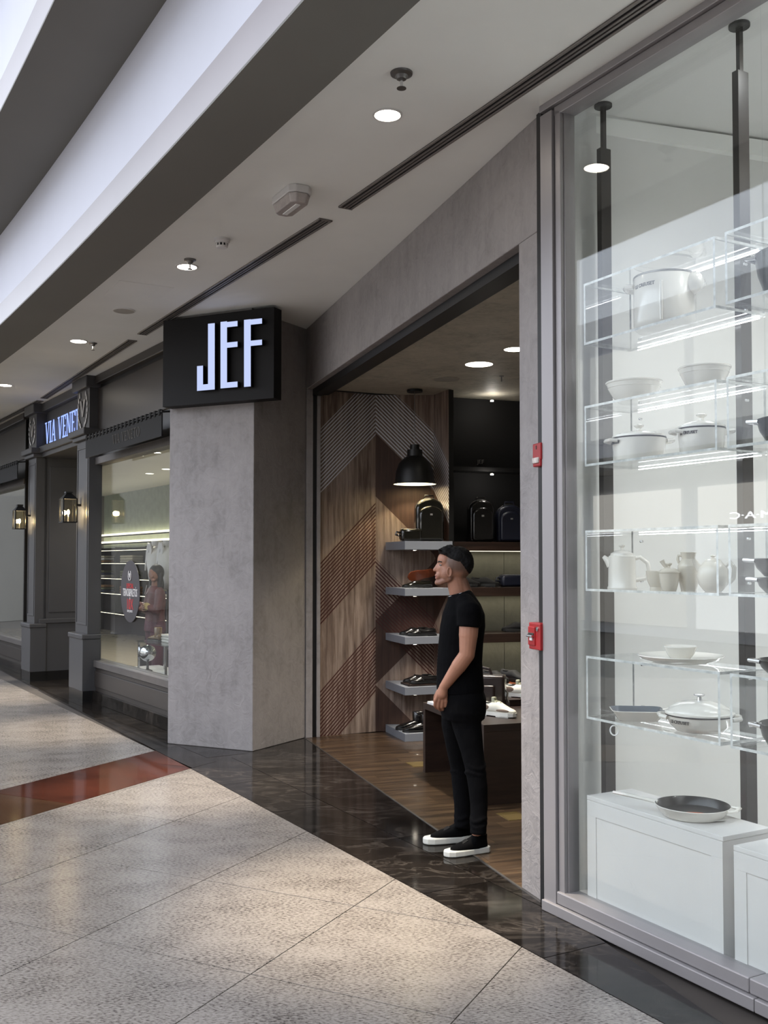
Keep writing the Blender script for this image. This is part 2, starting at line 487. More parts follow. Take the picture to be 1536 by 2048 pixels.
# glass-shop and tailor interior floors
tile([tuple(GL.w(-.12, .11)[:2]), tuple(GL.w(5, .11)[:2]), tuple(GL.w(5, 4)[:2]), tuple(GL.w(-.12, 4)[:2])], MT['white'], z=.004, par=floor, gap=.001)
tf = [VI.w(-20, .9), VI.w(.2, .9), VI.w(.2, 4.2), VI.w(-20, 4.2)]
MT['beige_tile'] = M('pale_shop_floor', srgb(150,142,128), .25)
tile([(q.x, q.y) for q in tf], MT['beige_tile'], par=floor)
# wood planks inside the concrete-fronted shop
shop_floor = struct('floor')
bed = MB().prism([tuple(PO.w(PX0-.2, .01)[:2]), tuple(PO.w(.1, .01)[:2]), tuple(PO.w(.1, 5)[:2]), tuple(PO.w(PX0-.2, 5)[:2])], -.02, -.014).build('underlay', MT['joint'], shop_floor)
MT['plank'] = wood_mat('oak_floor_plank', (srgb(36,27,19), srgb(70,53,38), srgb(108,86,62)), .28, axis=(1.0, 10, 10), coat=.15)
pw = .155
for r in range(34):
    xr = PX0 - .05 + r*pw                         # rows run inward (portal y), stacked along portal x
    if xr > .05: break
    off = (r*0.53) % 1.25 - 1.25
    while off < 4.2:
        a, b = max(off, 0.0), min(off+1.25, 4.2)
        if b - a > .03:
            o = MB().box(0, b-a-.0015, 0, pw-.002, -.014, .001).build('plank', MT['plank'], shop_floor)
            o.location = PO.w(xr+pw, a); o.rotation_euler.z = PO.rot + math.pi/2
        off += 1.25
sillb = MB().box(PX0, 0, -.012, .0, -.014, .003).build('threshold_strip', MT['steel'], shop_floor, loc=P0, rotz=PO.rot)

# ------------------------------------------------------------------ curved gallery edge above the walkway
ZB = 3.80
e1 = [gp(x, y, ZB) for x, y in ((768,65),(600,220),(450,357),(300,492),(150,605),(40,700),(0,727))]
cf = np.polyfit([p.y for p in e1], [p.x for p in e1], 2)
def edge(Y):
    if Y < 3.6: return np.polyval(cf, 3.6) + (Y-3.6)*np.polyval(np.polyder(cf), 3.6)
    if Y > 12: return np.polyval(cf, 12) + (Y-12)*np.polyval(np.polyder(cf), 12)
    return float(np.polyval(cf, Y))
Ys = [-3, -1, 1, 2.4] + [3.2+.35*i for i in range(30)] + [14.5, 16.5, 19, 22]
crv = [Vector((edge(y), y, 0)) for y in Ys]
nrm = []
for i in range(len(crv)):
    t = (crv[min(i+1, len(crv)-1)] - crv[max(i-1, 0)]).normalized(); nrm.append(Vector((-t.y, t.x, 0)))
if nrm[0].x > 0: nrm = [-n for n in nrm]
def sweep(prof):
    """prof: closed list of (outward offset, z)"""
    b = MB(); n = len(prof); vs_ = []; fs = []
    for p, nn in zip(crv, nrm):
        for o, z in prof: vs_.append((p.x+nn.x*o, p.y+nn.y*o, z))
    for i in range(len(crv)-1):
        for k in range(n): fs.append((i*n+k, i*n+(k+1)%n, (i+1)*n+(k+1)%n, (i+1)*n+k))
    fs.append(tuple(range(n))); fs.append(tuple((len(crv)-1)*n+k for k in range(n))[::-1])
    return b.add(vs_, fs)
w1 = (gp(300, 345, ZB) - Vector((edge(gp(300, 345, ZB).y), gp(300, 345, ZB).y, ZB))).length * .865
w1 = max(.36, min(.55, w1))
gal = struct('trim_1', label='curved stepped gallery edge above the walkway')
sweep([(0, ZB), (w1, ZB), (w1, ZB+.012), (0, ZB+.012)]).build('soffit', MT['beam'], gal, smooth=True, fix=True)
sweep([(0, ZB+.012), (w1, ZB+.012), (w1, ZB+.20), (0, ZB+.20)]).build('fascia', MT['fascia'], gal, smooth=True, fix=True)
sweep([(0, ZB+.20), (w1-.015, ZB+.20), (w1-.015, ZB+.86), (0, ZB+.86)]).build('parapet_band', MT['parapet'], gal, smooth=True, fix=True)
w2 = w1 + .50
sweep([(0, ZB+.86), (w2, ZB+.86), (w2, ZB+.875), (0, ZB+.875)]).build('soffit', MT['beam'], gal, smooth=True, fix=True)
sweep([(0, ZB+.875), (w2, ZB+.875), (w2, ZB+1.08), (0, ZB+1.08)]).build('fascia', MT['fascia'], gal, smooth=True, fix=True)
sweep([(w2-.2, ZB+1.08), (w2-.015, ZB+1.08), (w2-.015, ZB+2.2), (w2-.2, ZB+2.2)]).build('parapet_band', MT['parapet'], gal, smooth=True, fix=True)
sweep([(w2-.3, ZB+2.2), (w2+.5, ZB+2.2), (w2+.5, ZB+2.42), (w2-.3, ZB+2.42)]).build('soffit', MT['beam'], gal, smooth=True, fix=True)  # next level up, out of view, added to shade the parapet below
sweep([(w2+.3, ZB+2.42), (w2+.485, ZB+2.42), (w2+.485, ZB+3.3), (w2+.3, ZB+3.3)]).build('parapet_band', MT['parapet'], gal, smooth=True, fix=True)  # unseen parapet of the added shading level
# main ceiling slab from the curve back over the shops
cpoly = [(p.x, p.y) for p in crv] + [(crv[-1].x+9, crv[-1].y+4), (crv[0].x+6.5, crv[0].y+3.5)]
cb = MB(); n = len(cpoly)
ceil = MB().prism(cpoly, ZC, ZC+.12).build('ceiling', MT['ceiling']); tag(ceil, kind='structure')

# ------------------------------------------------------------------ concrete column and portal
cw = (CB-CA).length; cl = (CC-CB).length
col = thing('concrete_column', 'pale trowelled concrete column below the black sign box', 'column', CA, CO.rot)
p1 = CO.loc(CC)
MB().prism([(0,0), (cw,0), (p1[0], p1[1]), (p1[0]-.25, p1[1]+.3), (0, p1[1]+.3)], 0, ZC).build('shaft', MT['plaster'], col, bevel=.006)
portal = struct('wall_front', P0, PO.rot)
LB = 3.30
xj = PO.hit(1040, 1125)[0]
pw_ = -xj
MB().box(PX0-.02, 0, 0, .11, LB, ZC).build('lintel', MT['plaster'], portal, bevel=.006)
MB().box(-pw_, 0, 0, .11, 0, LB).build('jamb', MT['plaster'], portal, bevel=.006)
xl0 = PX0; xl1 = PO.hit(640, 1125, .1)[0]
MB().box(PX0-.02, PX0+.03, 0, .065, 0, LB).build('jamb', MT['plaster'], portal, bevel=.004)
MB().box(PX0-.02, PX0+.03, .105, .14, 0, LB).build('jamb', MT['plaster'], portal, bevel=.004)
MB().box(PX0-.02, PX0+.01, .065, .105, 0, LB).build('shutter_channel', MT['black'], portal)
MB().box(PX0+.03, -pw_, .06, .15, LB-.06, LB).build('shutter_slot', MT['black'], portal)
MB().box(PX0+.03, -pw_, .15, .22, LB-.05, LB+.004).build('shutter_rail', MT['black'], portal, bevel=.01)
MB().box(-.002, .05, -.01, .12, 0, ZC).build('joint_channel', MT['black'], portal)
# shop ceiling
c2 = [PO.w(PX0+.03, .11), PO.w(-.15, .11), PO.w(-.2, 5), PO.w(PX0-.35, 5)]
ceil2 = MB().prism([(q.x, q.y) for q in c2], LB+.005, LB+.08).build('ceiling', MT['plaster_dark']); tag(ceil2, kind='structure')
# ------------------------------------------------------------------ back-of-house walls that close the shops off
def wall_line(name, a, b, z0, z1, t, mat):
    fr = Fr(a, b[0]-a[0], b[1]-a[1]); L = math.hypot(b[0]-a[0], b[1]-a[1])
    return tag(MB().box(0, L, 0, t, z0, z1).build(name, mat, None, loc=(a[0], a[1], 0), rotz=fr.rot), kind='structure')
wall_line('wall_back', VI.w(-22, 4.3), VI.w(3, 4.3), 0, ZC, .1, MT['white'])
wall_line('wall_back', PO.w(PX0-.6, 5), PO.w(.06, 5), 0, ZC, .1, MT['plaster_dark'])
wall_line('wall_right', PO.w(-.14, .115), PO.w(-.20, 5), 0, ZC, .04, MT['plaster_dark'])
wall_line('wall_end', GL.w(4.4, .1), GL.w(4.4, 3.2), 0, 4.1, .1, MT['white'])
_w0 = gp(640, 1473)
wall_line('wall_partition', (_w0.x-.25, _w0.y+.04), (_w0.x+3.0, _w0.y+1.62), 0, ZC, .06, MT['white'])
# the far side of the atrium (seen only mirrored in glass and polished stone)
opp = tag(MB().box(-40, 40, 0, .4, 0, 7.5).build('wall_opposite', MT['gallery_white'], None, loc=GL.w(0, -13.0), rotz=GL.rot+math.pi), kind='structure')
MT['opp_dark'] = M('shadowed_shop_front', srgb(46,42,40), .5)
MT['opp_lit'] = emis('added_window_glow', (1.0,.95,.88), .4)  # opposite window glows are added to brighten the column and ceiling
MT['opp_band'] = emis('added_band_glow', (1.0,.95,.88), 1.0)
MT['opp_mid'] = emis('added_cool_window_glow', (.92,.95,1.0), .9)
for i in range(-4, 13):
    MB().box(-14.7+i*3.3, -11.7+i*3.3, -.03, .0, .25, 2.3).build('added_glow_window', MT['opp_mid'] if i % 3 == 1 else MT['opp_lit'], opp)  # glowing panel added on the unseen wall to light the walkway
    for z_, h_ in ((2.35, .9),): MB().box(-14.6+i*3.3, -11.8+i*3.3, -.05, -.03, z_, z_+h_).build('added_glow_band', MT['opp_band'], opp)  # brighter glow strip, added for the same fill light
for i in range(-4, 13):
    MB().box(-14.7+i*3.3, -11.7+i*3.3, -.03, .0, 4.6, 6.6).build('added_glow_window', MT['opp_mid'], opp)  # upper row of added glowing panels
MB().box(-16, 16, -.9, .0, 3.7, 4.0).build('gallery_slab', MT['beam'], opp)
wb = wall_line('wall_behind', (9, -7.5), (-14, -7.5), 0, 7.5, .3, MT['beam'])
wall_line('wall_far', (-30, 25), (6, 25), 0, 6.5, .3, MT['beam'])

# lettering of a shop across the atrium, read backwards in the window glass
_c = GL.loc((0, 0)); _rd = ray(1492, 1030); _du, _dv = _rd.dot(GL.u), _rd.dot(GL.v)
_t1 = -_c[1]/_dv; _t2 = 12.9/_dv
_lx, _lz = _c[0]+_du*(_t1+_t2), H+_rd.z*(_t1+_t2)
text_mb('M\u00b7A\u00b7C', .20, .01, Matrix.Translation((-_lx, -.07, _lz)) @ UPRIGHT, sx=2.0).build('lettering', emis('white_sign_glow', (.95,.97,1), 5.0), opp)
# ================================================================== glass-fronted cookware shop
XW = 4.3                                                   # how far the shop front runs past the frame edge
gx = lambda px, d=0.0: GL.hit(px, 1125, d)[0]
gz = lambda px, py, d=0.0: GL.hit(px, py, d)[1]
zt = gz(1137, 229, .05); zb = gz(1143, 1782, .05)
win1 = struct('window_1', G0, GL.rot, 'tall aluminium-framed shop window in front of the white cookware')
xs1 = gx(1113); xs2 = gx(1137, .03)
MB().box(.0, xs1, -.015, .10, .0, zt+.03).build('stile', MT['alu'], win1, bevel=.003)
MB().box(xs1+.004, xs1+.045, .0, .09, zb-.02, zt+.02).build('stile', MT['alu'], win1, bevel=.003)
MB().box(xs1+.045, xs2, .02, .085, zb-.01, zt+.01).build('glazing_bead', MT['alu'], win1, bevel=.003)
MB().box(.0, XW, -.02, .10, zt+.045, ZC).build('head', MT['alu'], win1, bevel=.003)
MB().box(xs1, XW, .0, .09, zt, zt+.043).build('head', MT['alu'], win1, bevel=.003)
xj1 = gx(1508)
for a, b in ((0, xj1-.0015), (xj1+.0015, XW)):
    MB().box(a, b, -.03, .10, .0, zb-.06).build('kick_plate', MT['alu'], win1, bevel=.004)
xj2 = gx(1492)
for a, b in ((xs1, xj2-.001), (xj2+.001, XW)):
    MB().box(a, b, -.012, .09, zb-.058, zb).build('sill', MT['alu'], win1, bevel=.006)
xp = gx(1534, .05)
MB().box(xs2-.01, xp-.0015, .05, .058, zb-.01, zt+.01).build('pane', MT['glass'], win1)
MB().box(xp+.0015, XW, .05, .058, zb-.01, zt+.01).build('pane', MT['glass'], win1)
# interior shell
ZI = 3.985
a = GL.w(-.15, .10); ang = math.radians(20)
b = a + Vector((math.cos(ang), math.sin(ang), 0))*4.2
wl = Fr(a, b.x-a.x, b.y-a.y)
MT['shop_wall'] = M('white_shop_wall', srgb(224,224,221), .6, vary=(1.5, .03))
lw_ = MB().box(0, 4.2, 0, .03, 0, ZI).build('wall_left', MT['shop_wall'], None, loc=(a.x, a.y, 0), rotz=wl.rot); tag(lw_, kind='structure')
bw = MB().box(.5, 4.3, 2.6, 2.66, 0, ZI).build('wall_back', MT['shop_wall'], None, loc=G0, rotz=GL.rot); tag(bw, kind='structure')
cp_ = [GL.w(-.17, .1), GL.w(4.4, .1), GL.w(4.4, 3.2), GL.w(-.2, 3.2)]
ci = MB().prism([(q.x, q.y) for q in cp_], ZI-.0, ZI+.05).build('ceiling', MT['shop_wall']); tag(ci, kind='structure')
# the mall ceiling slab is at ZC; the shop ceiling lies above it, so cut the slab back to the front
def mall_ceiling_cut():
    me = ceil.data; me.clear_geometry()
    pts = [(p.x, p.y) for p in crv]
    q = [tuple(VI.w(-22, 4.4)[:2]), tuple(VI.w(1.2, 4.4)[:2]), tuple(PO.w(PX0-.2, 5.1)[:2]), tuple(PO.w(.05, 5.1)[:2]), tuple(GL.w(-.17, .1)[:2]), tuple(GL.w(6.5, .1)[:2])]
    mb = MB().prism(pts + [(crv[-1].x+2, crv[-1].y)] + q, ZC, ZC+.09)
    me.from_pydata(mb.v, [], mb.f)
    bm = bmesh.new(); bm.from_mesh(me); bmesh.ops.triangulate(bm, faces=bm.faces); bm.to_mesh(me); bm.free()
    me.materials.clear(); me.materials.append(MT['ceiling'])
mall_ceiling_cut()

# poles
PD = .365
MT['pole'] = M('dark_bronze_pole', srgb(40,36,34), .3, vary=(3, .15))
for i, (p0, ptop, lab) in enumerate(((1199, 291, 'dark steel display post nearest the window frame, with a thin rod to the ceiling'), (1475, 134, 'dark steel display post at the right edge, between two columns of acrylic boxes'))):
    x0 = gx(p0, PD); t = thing('display_post', lab, 'post', GL.w(x0, PD), GL.rot, 'display posts in the cookware window')
    zt_ = gz(p0+8, ptop, PD)
    MB().box(0, .034, 0, .066, .0, zt_).build('tube', MT['pole'], t, bevel=.002)
    MB().box(.007, .027, .02, .042, zt_, ZI-.006).build('rod', MT['pole'], t)
    MB().lathe([(.045, 0), (.045, .012)], (.017, .031, ZI-.0125), 20).build('ceiling_plate', MT['black'], t, smooth=True)
# acrylic shelf boxes with LED strips
FD, BD = .068, .355
xl, xr_ = gx(1171, FD), gx(1437, FD)
rows = []
for (pxa, ya, yb) in ((1171,567,690), (1172,812,933), (1174,1061,1182), (1178,1312,1438)):
    rows.append((gz(pxa, yb, FD), gz(pxa, ya, FD)))
L = xr_-xl; gap = .05
ordn = ['topmost', 'second from the top', 'third from the top', 'lowest']
boxes = []
for ci_ in range(3):
    for ri, (z0, z1) in enumerate(rows):
        where = ('between the two posts', 'beyond the right post', 'at the far right')[ci_]
        bx = thing('acrylic_shelf_box', f'clear acrylic shelf box {where}, {ordn[ri]} of its column', 'shelf', GL.w(xl+ci_*(L+gap), FD, z0), GL.rot, 'clear acrylic display boxes')
        h = z1-z0; D = BD-FD; tk = .011
        def panel(x0, x1, z0_, z1_, nm):
            m = MB().box(x0, x1, 0, D, z0_, z1_)
            m.m = [0]*6
            if nm in ('top_panel', 'bottom_panel'): m.m = [0,0,1,1,1,1]
            else: m.m = [1,1,1,0,1,0]
            return m.build(nm, [MT['acrylic'], MT['acrylic_edge']], bx)
        panel(0, L, 0, tk, 'bottom_panel'); panel(0, L, h-tk, h, 'top_panel')
        panel(0, tk, tk, h-tk, 'side_panel'); panel(L-tk, L, tk, h-tk, 'side_panel')
        for zz, nm in ((h-tk-.008, 'led_strip'), (-.009, 'led_strip')):
            if ri == 3 and ci_ == 0 and zz > 0: pass
            st = MB().box(.07, L-.015, D-.017, D-.012, zz+.001, zz+.004).build(nm, MT['led'], bx)
        for sx_ in (.075, L-.09):
            for sz in (.045, h-.05):
                MB().lathe([(.006, 0), (.006, .014), (.003, .016)], (0,0,0), 10, mat=Matrix.Translation((sx_, D, sz)) @ Matrix.Rotation(math.pi/2, 4, 'X')).build('standoff_screw', MT['chrome'], bx, smooth=True)
        boxes.append(bx)
# shop ceiling downlights over the display
for i, (xx, yy) in enumerate(((1.25, .62), (2.1, .9), (2.1, 1.7), (3.2, .7))):
    t = thing('ceiling_downlight', ('shop ceiling downlight', 'round white shop downlight behind the second post', 'round white downlight deep inside the cookware shop', 'round white downlight at the right end of the cookware shop')[i] + (' nearest the cookware window glass' if i == 0 else ''), 'light', GL.w(xx, yy, ZI), GL.rot, 'cookware shop downlights')
    MB().lathe([(.075, 0), (.06, -.008), (.055, -.002)], (0,0,0), 24, close=False).build('trim_ring', MT['white'], t, smooth=True)
    MB().lathe([(.055, -.003), (.0, -.003)], (0,0,0), 24).build('lens', MT['warm_emit'], t)
    lamp('light', 'SPOT', (0,0,-.02), 27, (.97,.985,1.0), t, angle=150, blend=.8, soft=.08)
# white plinths
zp = gz(1172, 1587, FD+.03)
yp0 = FD+.015
xa, xb = gx(1172, yp0), gx(1440, yp0)
for i, (x0, x1, lab) in enumerate(((xa, xb, 'white display plinth carrying the white skillet'), (xb+.055, xb+.055+(xb-xa), 'white display plinth at the lower right corner of the window'), (2*xb-xa+.11, 2*xb-xa+.11+(xb-xa), 'white display plinth at the far right beyond the picture edge'))):
    if i == 2: continue
    t = thing('plinth', lab, 'plinth', GL.w(x0, yp0), GL.rot, 'white window plinths')
    w = x1-x0; d = .275
    zz = zp if i == 0 else zp-.02
    MB().box(0, w, 0, d, .0, zz-.02).build('body', MT['white'], t, bevel=.002)
    MB().box(-.002, w+.002, -.003, d, zz-.02, zz).build('top_slab', MT['white'], t, bevel=.002)
    fw = .06
    for (q0, q1, r0, r1) in ((0, w, zz-.09, zz-.021), (0, fw, 0, zz-.09), (w-fw, w, 0, zz-.09)):
        MB().box(q0, q1, -.004, .002, r0, r1).build('face_frame', MT['white'], t, bevel=.001)

# ------------------------------------------------------------------ cookware
def spot(px, d, z): return GL.w(gx(px, d), d, z)
def rad(wpx, p): return wpx*p.y/F/2
def facing(p): return math.atan2(-p.y, -p.x)
def wrap_text(s, size, r, z, ang, depth=.0006, bold=0.0):
    b = text_mb(s, size, depth, bold=bold)
    out = MB(); vs_ = []
    for x, y, zz in b.v:
        q = ang + x/r
        vs_.append(((r+zz)*math.cos(q), (r+zz)*math.sin(q), z+y))
    return out.add(vs_, b.f)
def vessel(t, prof_out, prof_in, mat, mat_in=None, seg=40, sx=1, sy=1):
    MB().lathe(prof_out + prof_in, (0,0,0), seg, sx=sx, sy=sy).build('body', mat, t, smooth=True)
GRP = 'white enamel cookware on the acrylic boxes'
# 1 stock pot with pouring spout in the topmost box
p = spot(1334, .215, rows[0][0]+.0112); r = rad(122, p); hgt = .235
t = thing('stock_pot', 'tall white enamel stock pot with dark rim in the topmost acrylic box', 'pot', p, 0, GRP)
MB().lathe([(r*.9,0),(r*.985,.012),(r,.03),(r,hgt),(r*.985,hgt+.003),(r*.97,hgt),(r*.97,.02),(0,.018)], seg=44).build('body', MT['enamel'], t, smooth=True)
MB().lathe([(r*1.004,hgt-.004),(r*1.012,hgt),(r*1.004,hgt+.005),(r*.98,hgt+.004)], seg=44, close=False).build('rim', MT['steel'], t, smooth=True)
fa = facing(p)
for s_ in (-1, 1):
    aa = fa + s_*1.62
    c0 = Vector((math.cos(aa), math.sin(aa), 0)); tn = Vector((-c0.y, c0.x, 0))
    MB().tube([c0*r*.98+tn*.05+Vector((0,0,hgt*.83)), c0*(r+.028)+tn*.04+Vector((0,0,hgt*.85)), c0*(r+.036)+Vector((0,0,hgt*.855)), c0*(r+.028)-tn*.04+Vector((0,0,hgt*.85)), c0*r*.98-tn*.05+Vector((0,0,hgt*.83))], .011, 8).build('handle', MT['enamel'], t, smooth=True)
c0 = Vector((math.cos(fa+1.15), math.sin(fa+1.15), 0))
MB().ell(c0*(r+.0)+Vector((0,0,hgt-.045)), (.045,.045,.05)).build('spout', MT['enamel'], t, smooth=True)
wrap_text('LE CREUSET', .021, r+.0008, hgt-.05, fa-.72, bold=.0006).build('lettering', MT['text_dark'], t)
MB().tube([Vector((math.cos(fa-.1), math.sin(fa-.1), 0))*(r+.003)+Vector((0,0,z_)) for z_ in (.02,.10,.19)], [.006,.009,.006], 8).build('seam_rib', MT['enamel'], t, smooth=True)
# 2,3 mixing bowls on top of second box
for (px, wpx, hh, lab) in ((1271, 113, .098, 'white enamel mixing bowl, left one on top of the second acrylic box'), (1413, 104, .094, 'white enamel mixing bowl, right one on top of the second acrylic box')):
    p = spot(px, .21, rows[1][1]+.0002); r = rad(wpx, p)
    t = thing('mixing_bowl', lab, 'bowl', p, 0, GRP)
    MB().lathe([(r*.52,0),(r*.56,.004),(r*.74,hh*.3),(r*.88,hh*.62),(r*.945,hh*.86),(r*.955,hh*.9),(r*.99,hh*.92),(r,hh*.97),(r*.985,hh),(r*.94,hh*.99),(r*.85,hh*.62),(r*.7,hh*.3),(r*.45,.012),(0,.010)], seg=44).build('body', MT['enamel'], t, smooth=True)
    MB().lathe([(r*.90,hh*.70),(r*.925,hh*.715),(r*.915,hh*.73)], seg=44, close=False).build('ridge', MT['enamel'], t, smooth=True)
# 4,5 lidded casseroles in second box
for (px, wpx, lab, toff) in ((1280, 108, 'white lidded casserole with knob, left one inside the second acrylic box', -1.15), (1406, 94, 'white lidded casserole with knob, right one inside the second acrylic box', -.62)):
    p = spot(px, .21, rows[1][0]+.0112); r = rad(wpx, p); hh = .105; fa = facing(p)
    t = thing('casserole', lab, 'pot', p, 0, GRP)
    MB().lathe([(r*.86,0),(r*.91,.006),(r*.96,hh*.6),(r*.985,hh*.95),(r*.98,hh),(r*.93,hh),(r*.9,.012),(0,.012)], seg=40).build('body', MT['enamel'], t, smooth=True)
    MB().lathe([(r*.99,hh-.002),(r*.995,hh+.002),(r*.99,hh+.005)], seg=40, close=False).build('rim', MT['text_dark'], t, smooth=True)
    lid = MB().lathe([(r*.985,hh+.004),(r*.97,hh+.014),(r*.7,hh+.026),(r*.35,hh+.034),(.0,hh+.036)], seg=40).build('lid', MT['enamel'], t, smooth=True)
    MB().lathe([(.011,0),(.009,.014),(.022,.024),(.023,.029),(.012,.033),(0,.034)], (0,0,hh+.034), 24).build('knob', MT['enamel'], lid, smooth=True)
    for s_ in (-1, 1):
        aa = fa + s_*1.45 + .25; c0 = Vector((math.cos(aa), math.sin(aa), 0)); tn = Vector((-c0.y, c0.x, 0))
        MB().tube([c0*r*.96+tn*.045+Vector((0,0,hh*.86)), c0*(r+.024)+tn*.035+Vector((0,0,hh*.9)), c0*(r+.03)+Vector((0,0,hh*.9)), c0*(r+.024)-tn*.035+Vector((0,0,hh*.9)), c0*r*.96-tn*.045+Vector((0,0,hh*.86))], .009, 8).build('handle', MT['enamel'], t, smooth=True)
    wrap_text('LE CREUSET', .017, r*.985+.0008, hh*.80, fa+toff, bold=.0005).build('lettering', MT['text_dark'], t)
# 6 tall teapot
zs = rows[2][0]+.0112
p = spot(1244, .21, zs); r = rad(54, p); hh = .15
fa = facing(p); rgt = Vector((math.cos(fa+math.pi/2), math.sin(fa+math.pi/2), 0))    # picture right
t = thing('teapot', 'tall straight-sided white teapot with large loop handle in the third acrylic box', 'teapot', p, 0, GRP)
MB().lathe([(r*1.08,0),(r*1.08,.006),(r*1.02,.012),(r*1.0,hh*.6),(r*.98,hh),(r*.9,hh+.004),(0,hh+.004)], seg=36).build('body', MT['enamel'], t, smooth=True)
lid = MB().lathe([(r*.86,hh+.004),(r*.82,hh+.014),(r*.5,hh+.026),(.0,hh+.031)], seg=32).build('lid', MT['enamel'], t, smooth=True)
MB().lathe([(.008,0),(.007,.012),(.014,.02),(.014,.024),(0,.026)], (0,0,hh+.028), 20).build('knob', MT['enamel'], lid, smooth=True)
MB().tube([rgt*(r*.9)+Vector((0,0,hh*.93)), rgt*(r+.02)+Vector((0,0,hh*.97)), rgt*(r+.052)+Vector((0,0,hh*.80)), rgt*(r+.06)+Vector((0,0,hh*.55)), rgt*(r+.045)+Vector((0,0,hh*.32)), rgt*(r*.98)+Vector((0,0,hh*.26))], .0105, 10).build('handle', MT['enamel'], t, smooth=True)
MB().tube([-rgt*(r*.8)+Vector((0,0,hh*.72)), -rgt*(r*1.05)+Vector((0,0,hh*.88)), -rgt*(r*1.35)+Vector((0,0,hh*1.0))], [.022,.016,.009], 10).build('spout', MT['enamel'], t, smooth=True)
# 7 small footed bowl, 8 sugar bowl, 9 pitcher, 10 round teapot
MT['stoneware'] = M('pale_glazed_stoneware', srgb(205,198,184), .22, coat=.3, vary=(4, .06))
def shade_px(px, wpx, d): 
    q = spot(px, d, zs); return q, rad(wpx, q)
p, r = shade_px(1313, 42, .21)
t = thing('small_bowl', 'small footed pale bowl beside the tall teapot', 'bowl', p, 0, GRP)
MB().lathe([(r*.62,0),(r*.62,.008),(r*.6,.012),(r*.88,.04),(r*1.0,.083),(r*.96,.084),(r*.8,.04),(r*.5,.016),(0,.014)], seg=32).build('body', MT['stoneware'], t, smooth=True)
p, r = shade_px(1338, 40, .125)
t = thing('sugar_bowl', 'small lidded sugar bowl with a spoon notch in the third acrylic box', 'bowl', p, 0, GRP)
MB().lathe([(r*.66,0),(r*.72,.004),(r*.9,.035),(r*1.0,.075),(r*1.08,.078),(r*1.08,.083),(0,.083)], seg=32).build('body', MT['stoneware'], t, smooth=True)
lid = MB().lathe([(r*.98,.083),(r*.8,.092),(r*.3,.1),(0,.101)], seg=28).build('lid', MT['stoneware'], t, smooth=True)
MB().lathe([(.007,0),(.006,.008),(.013,.015),(.012,.02),(0,.021)], (0,0,.099), 18).build('knob', MT['stoneware'], lid, smooth=True)
MB().tube([(0,0,.09), tuple(-rgt*.018+Vector((0,0,.108))), tuple(-rgt*.03+Vector((0,0,.13)))], [.006,.007,.011], 8).build('spoon_handle', MT['stoneware'], t, smooth=True)
p, r = shade_px(1377, 42, .22)
t = thing('pitcher', 'pale stoneware pitcher with ridged shoulders between sugar bowl and round teapot', 'pitcher', p, 0, GRP)
MB().lathe([(r*.72,0),(r*.74,.006),(r*.9,.04),(r*1.0,.08),(r*1.0,.092),(r*1.02,.095),(r*1.0,.1),(r*1.02,.105),(r*.98,.11),(r*.8,.125),(r*.62,.137),(r*.66,.15),(r*.76,.165),(r*.72,.166),(r*.58,.14),(0,.13)], seg=36).build('body', MT['stoneware'], t, smooth=True)
MB().tube([-rgt*(r*.64)+Vector((0,0,.15)), -rgt*(r*.92)+Vector((0,0,.152)), -rgt*(r*.98)+Vector((0,0,.135)), -rgt*(r*.85)+Vector((0,0,.118))], .006, 8).build('handle', MT['stoneware'], t, smooth=True)
p, r = shade_px(1426, 62, .20)
t = thing('round_teapot', 'squat round pale teapot at the right end of the third acrylic box', 'teapot', p, 0, GRP)
MB().lathe([(r*.5,0),(r*.62,.006),(r*.9,.03),(r*1.0,.062),(r*.92,.095),(r*.6,.122),(r*.5,.126),(0,.127)], seg=40).build('body', MT['stoneware'], t, smooth=True)
lid = MB().lathe([(r*.56,.124),(r*.5,.132),(r*.2,.138),(0,.139)], seg=28).build('lid', MT['stoneware'], t, smooth=True)
MB().lathe([(.007,0),(.006,.006),(.012,.012),(0,.017)], (0,0,.137), 18).build('knob', MT['stoneware'], lid, smooth=True)
MB().tube([rgt*(r*.72)+Vector((0,0,.105)), rgt*(r*1.05)+Vector((0,0,.125)), rgt*(r*1.3)+Vector((0,0,.1)), rgt*(r*1.25)+Vector((0,0,.055)), rgt*(r*.95)+Vector((0,0,.035))], .009, 8).build('handle', MT['stoneware'], t, smooth=True)
MB().tube([-rgt*(r*.7)+Vector((0,0,.085)), -rgt*(r*1.0)+Vector((0,0,.11)), -rgt*(r*1.2)+Vector((0,0,.135))], [.017,.013,.009], 10).build('spout', MT['stoneware'], t, smooth=True)
# 11 plate with bowl on lowest box
zs = rows[3][1]+.0003
p = spot(1359, .215, zs); r = rad(168, p)
t = thing('serving_plate', 'large round white plate on top of the lowest acrylic box', 'plate', p, 0, GRP)
MB().lathe([(r*.62,0),(r*.66,.004),(r*.9,.016),(r*1.0,.03),(r*.985,.033),(r*.86,.021),(r*.6,.010),(0,.009)], seg=56).build('body', MT['enamel'], t, smooth=True)
p = p + Vector((0,0,.0095)); r = rad(66, p)
t = thing('cereal_bowl', 'white rimmed bowl standing on the large white plate', 'bowl', p, 0, GRP)
MB().lathe([(r*.5,0),(r*.55,.004),(r*.82,.03),(r*.92,.05),(r*1.0,.058),(r*.99,.062),(r*.9,.056),(r*.78,.03),(r*.45,.01),(0,.009)], seg=40).build('body', MT['enamel'], t, smooth=True)
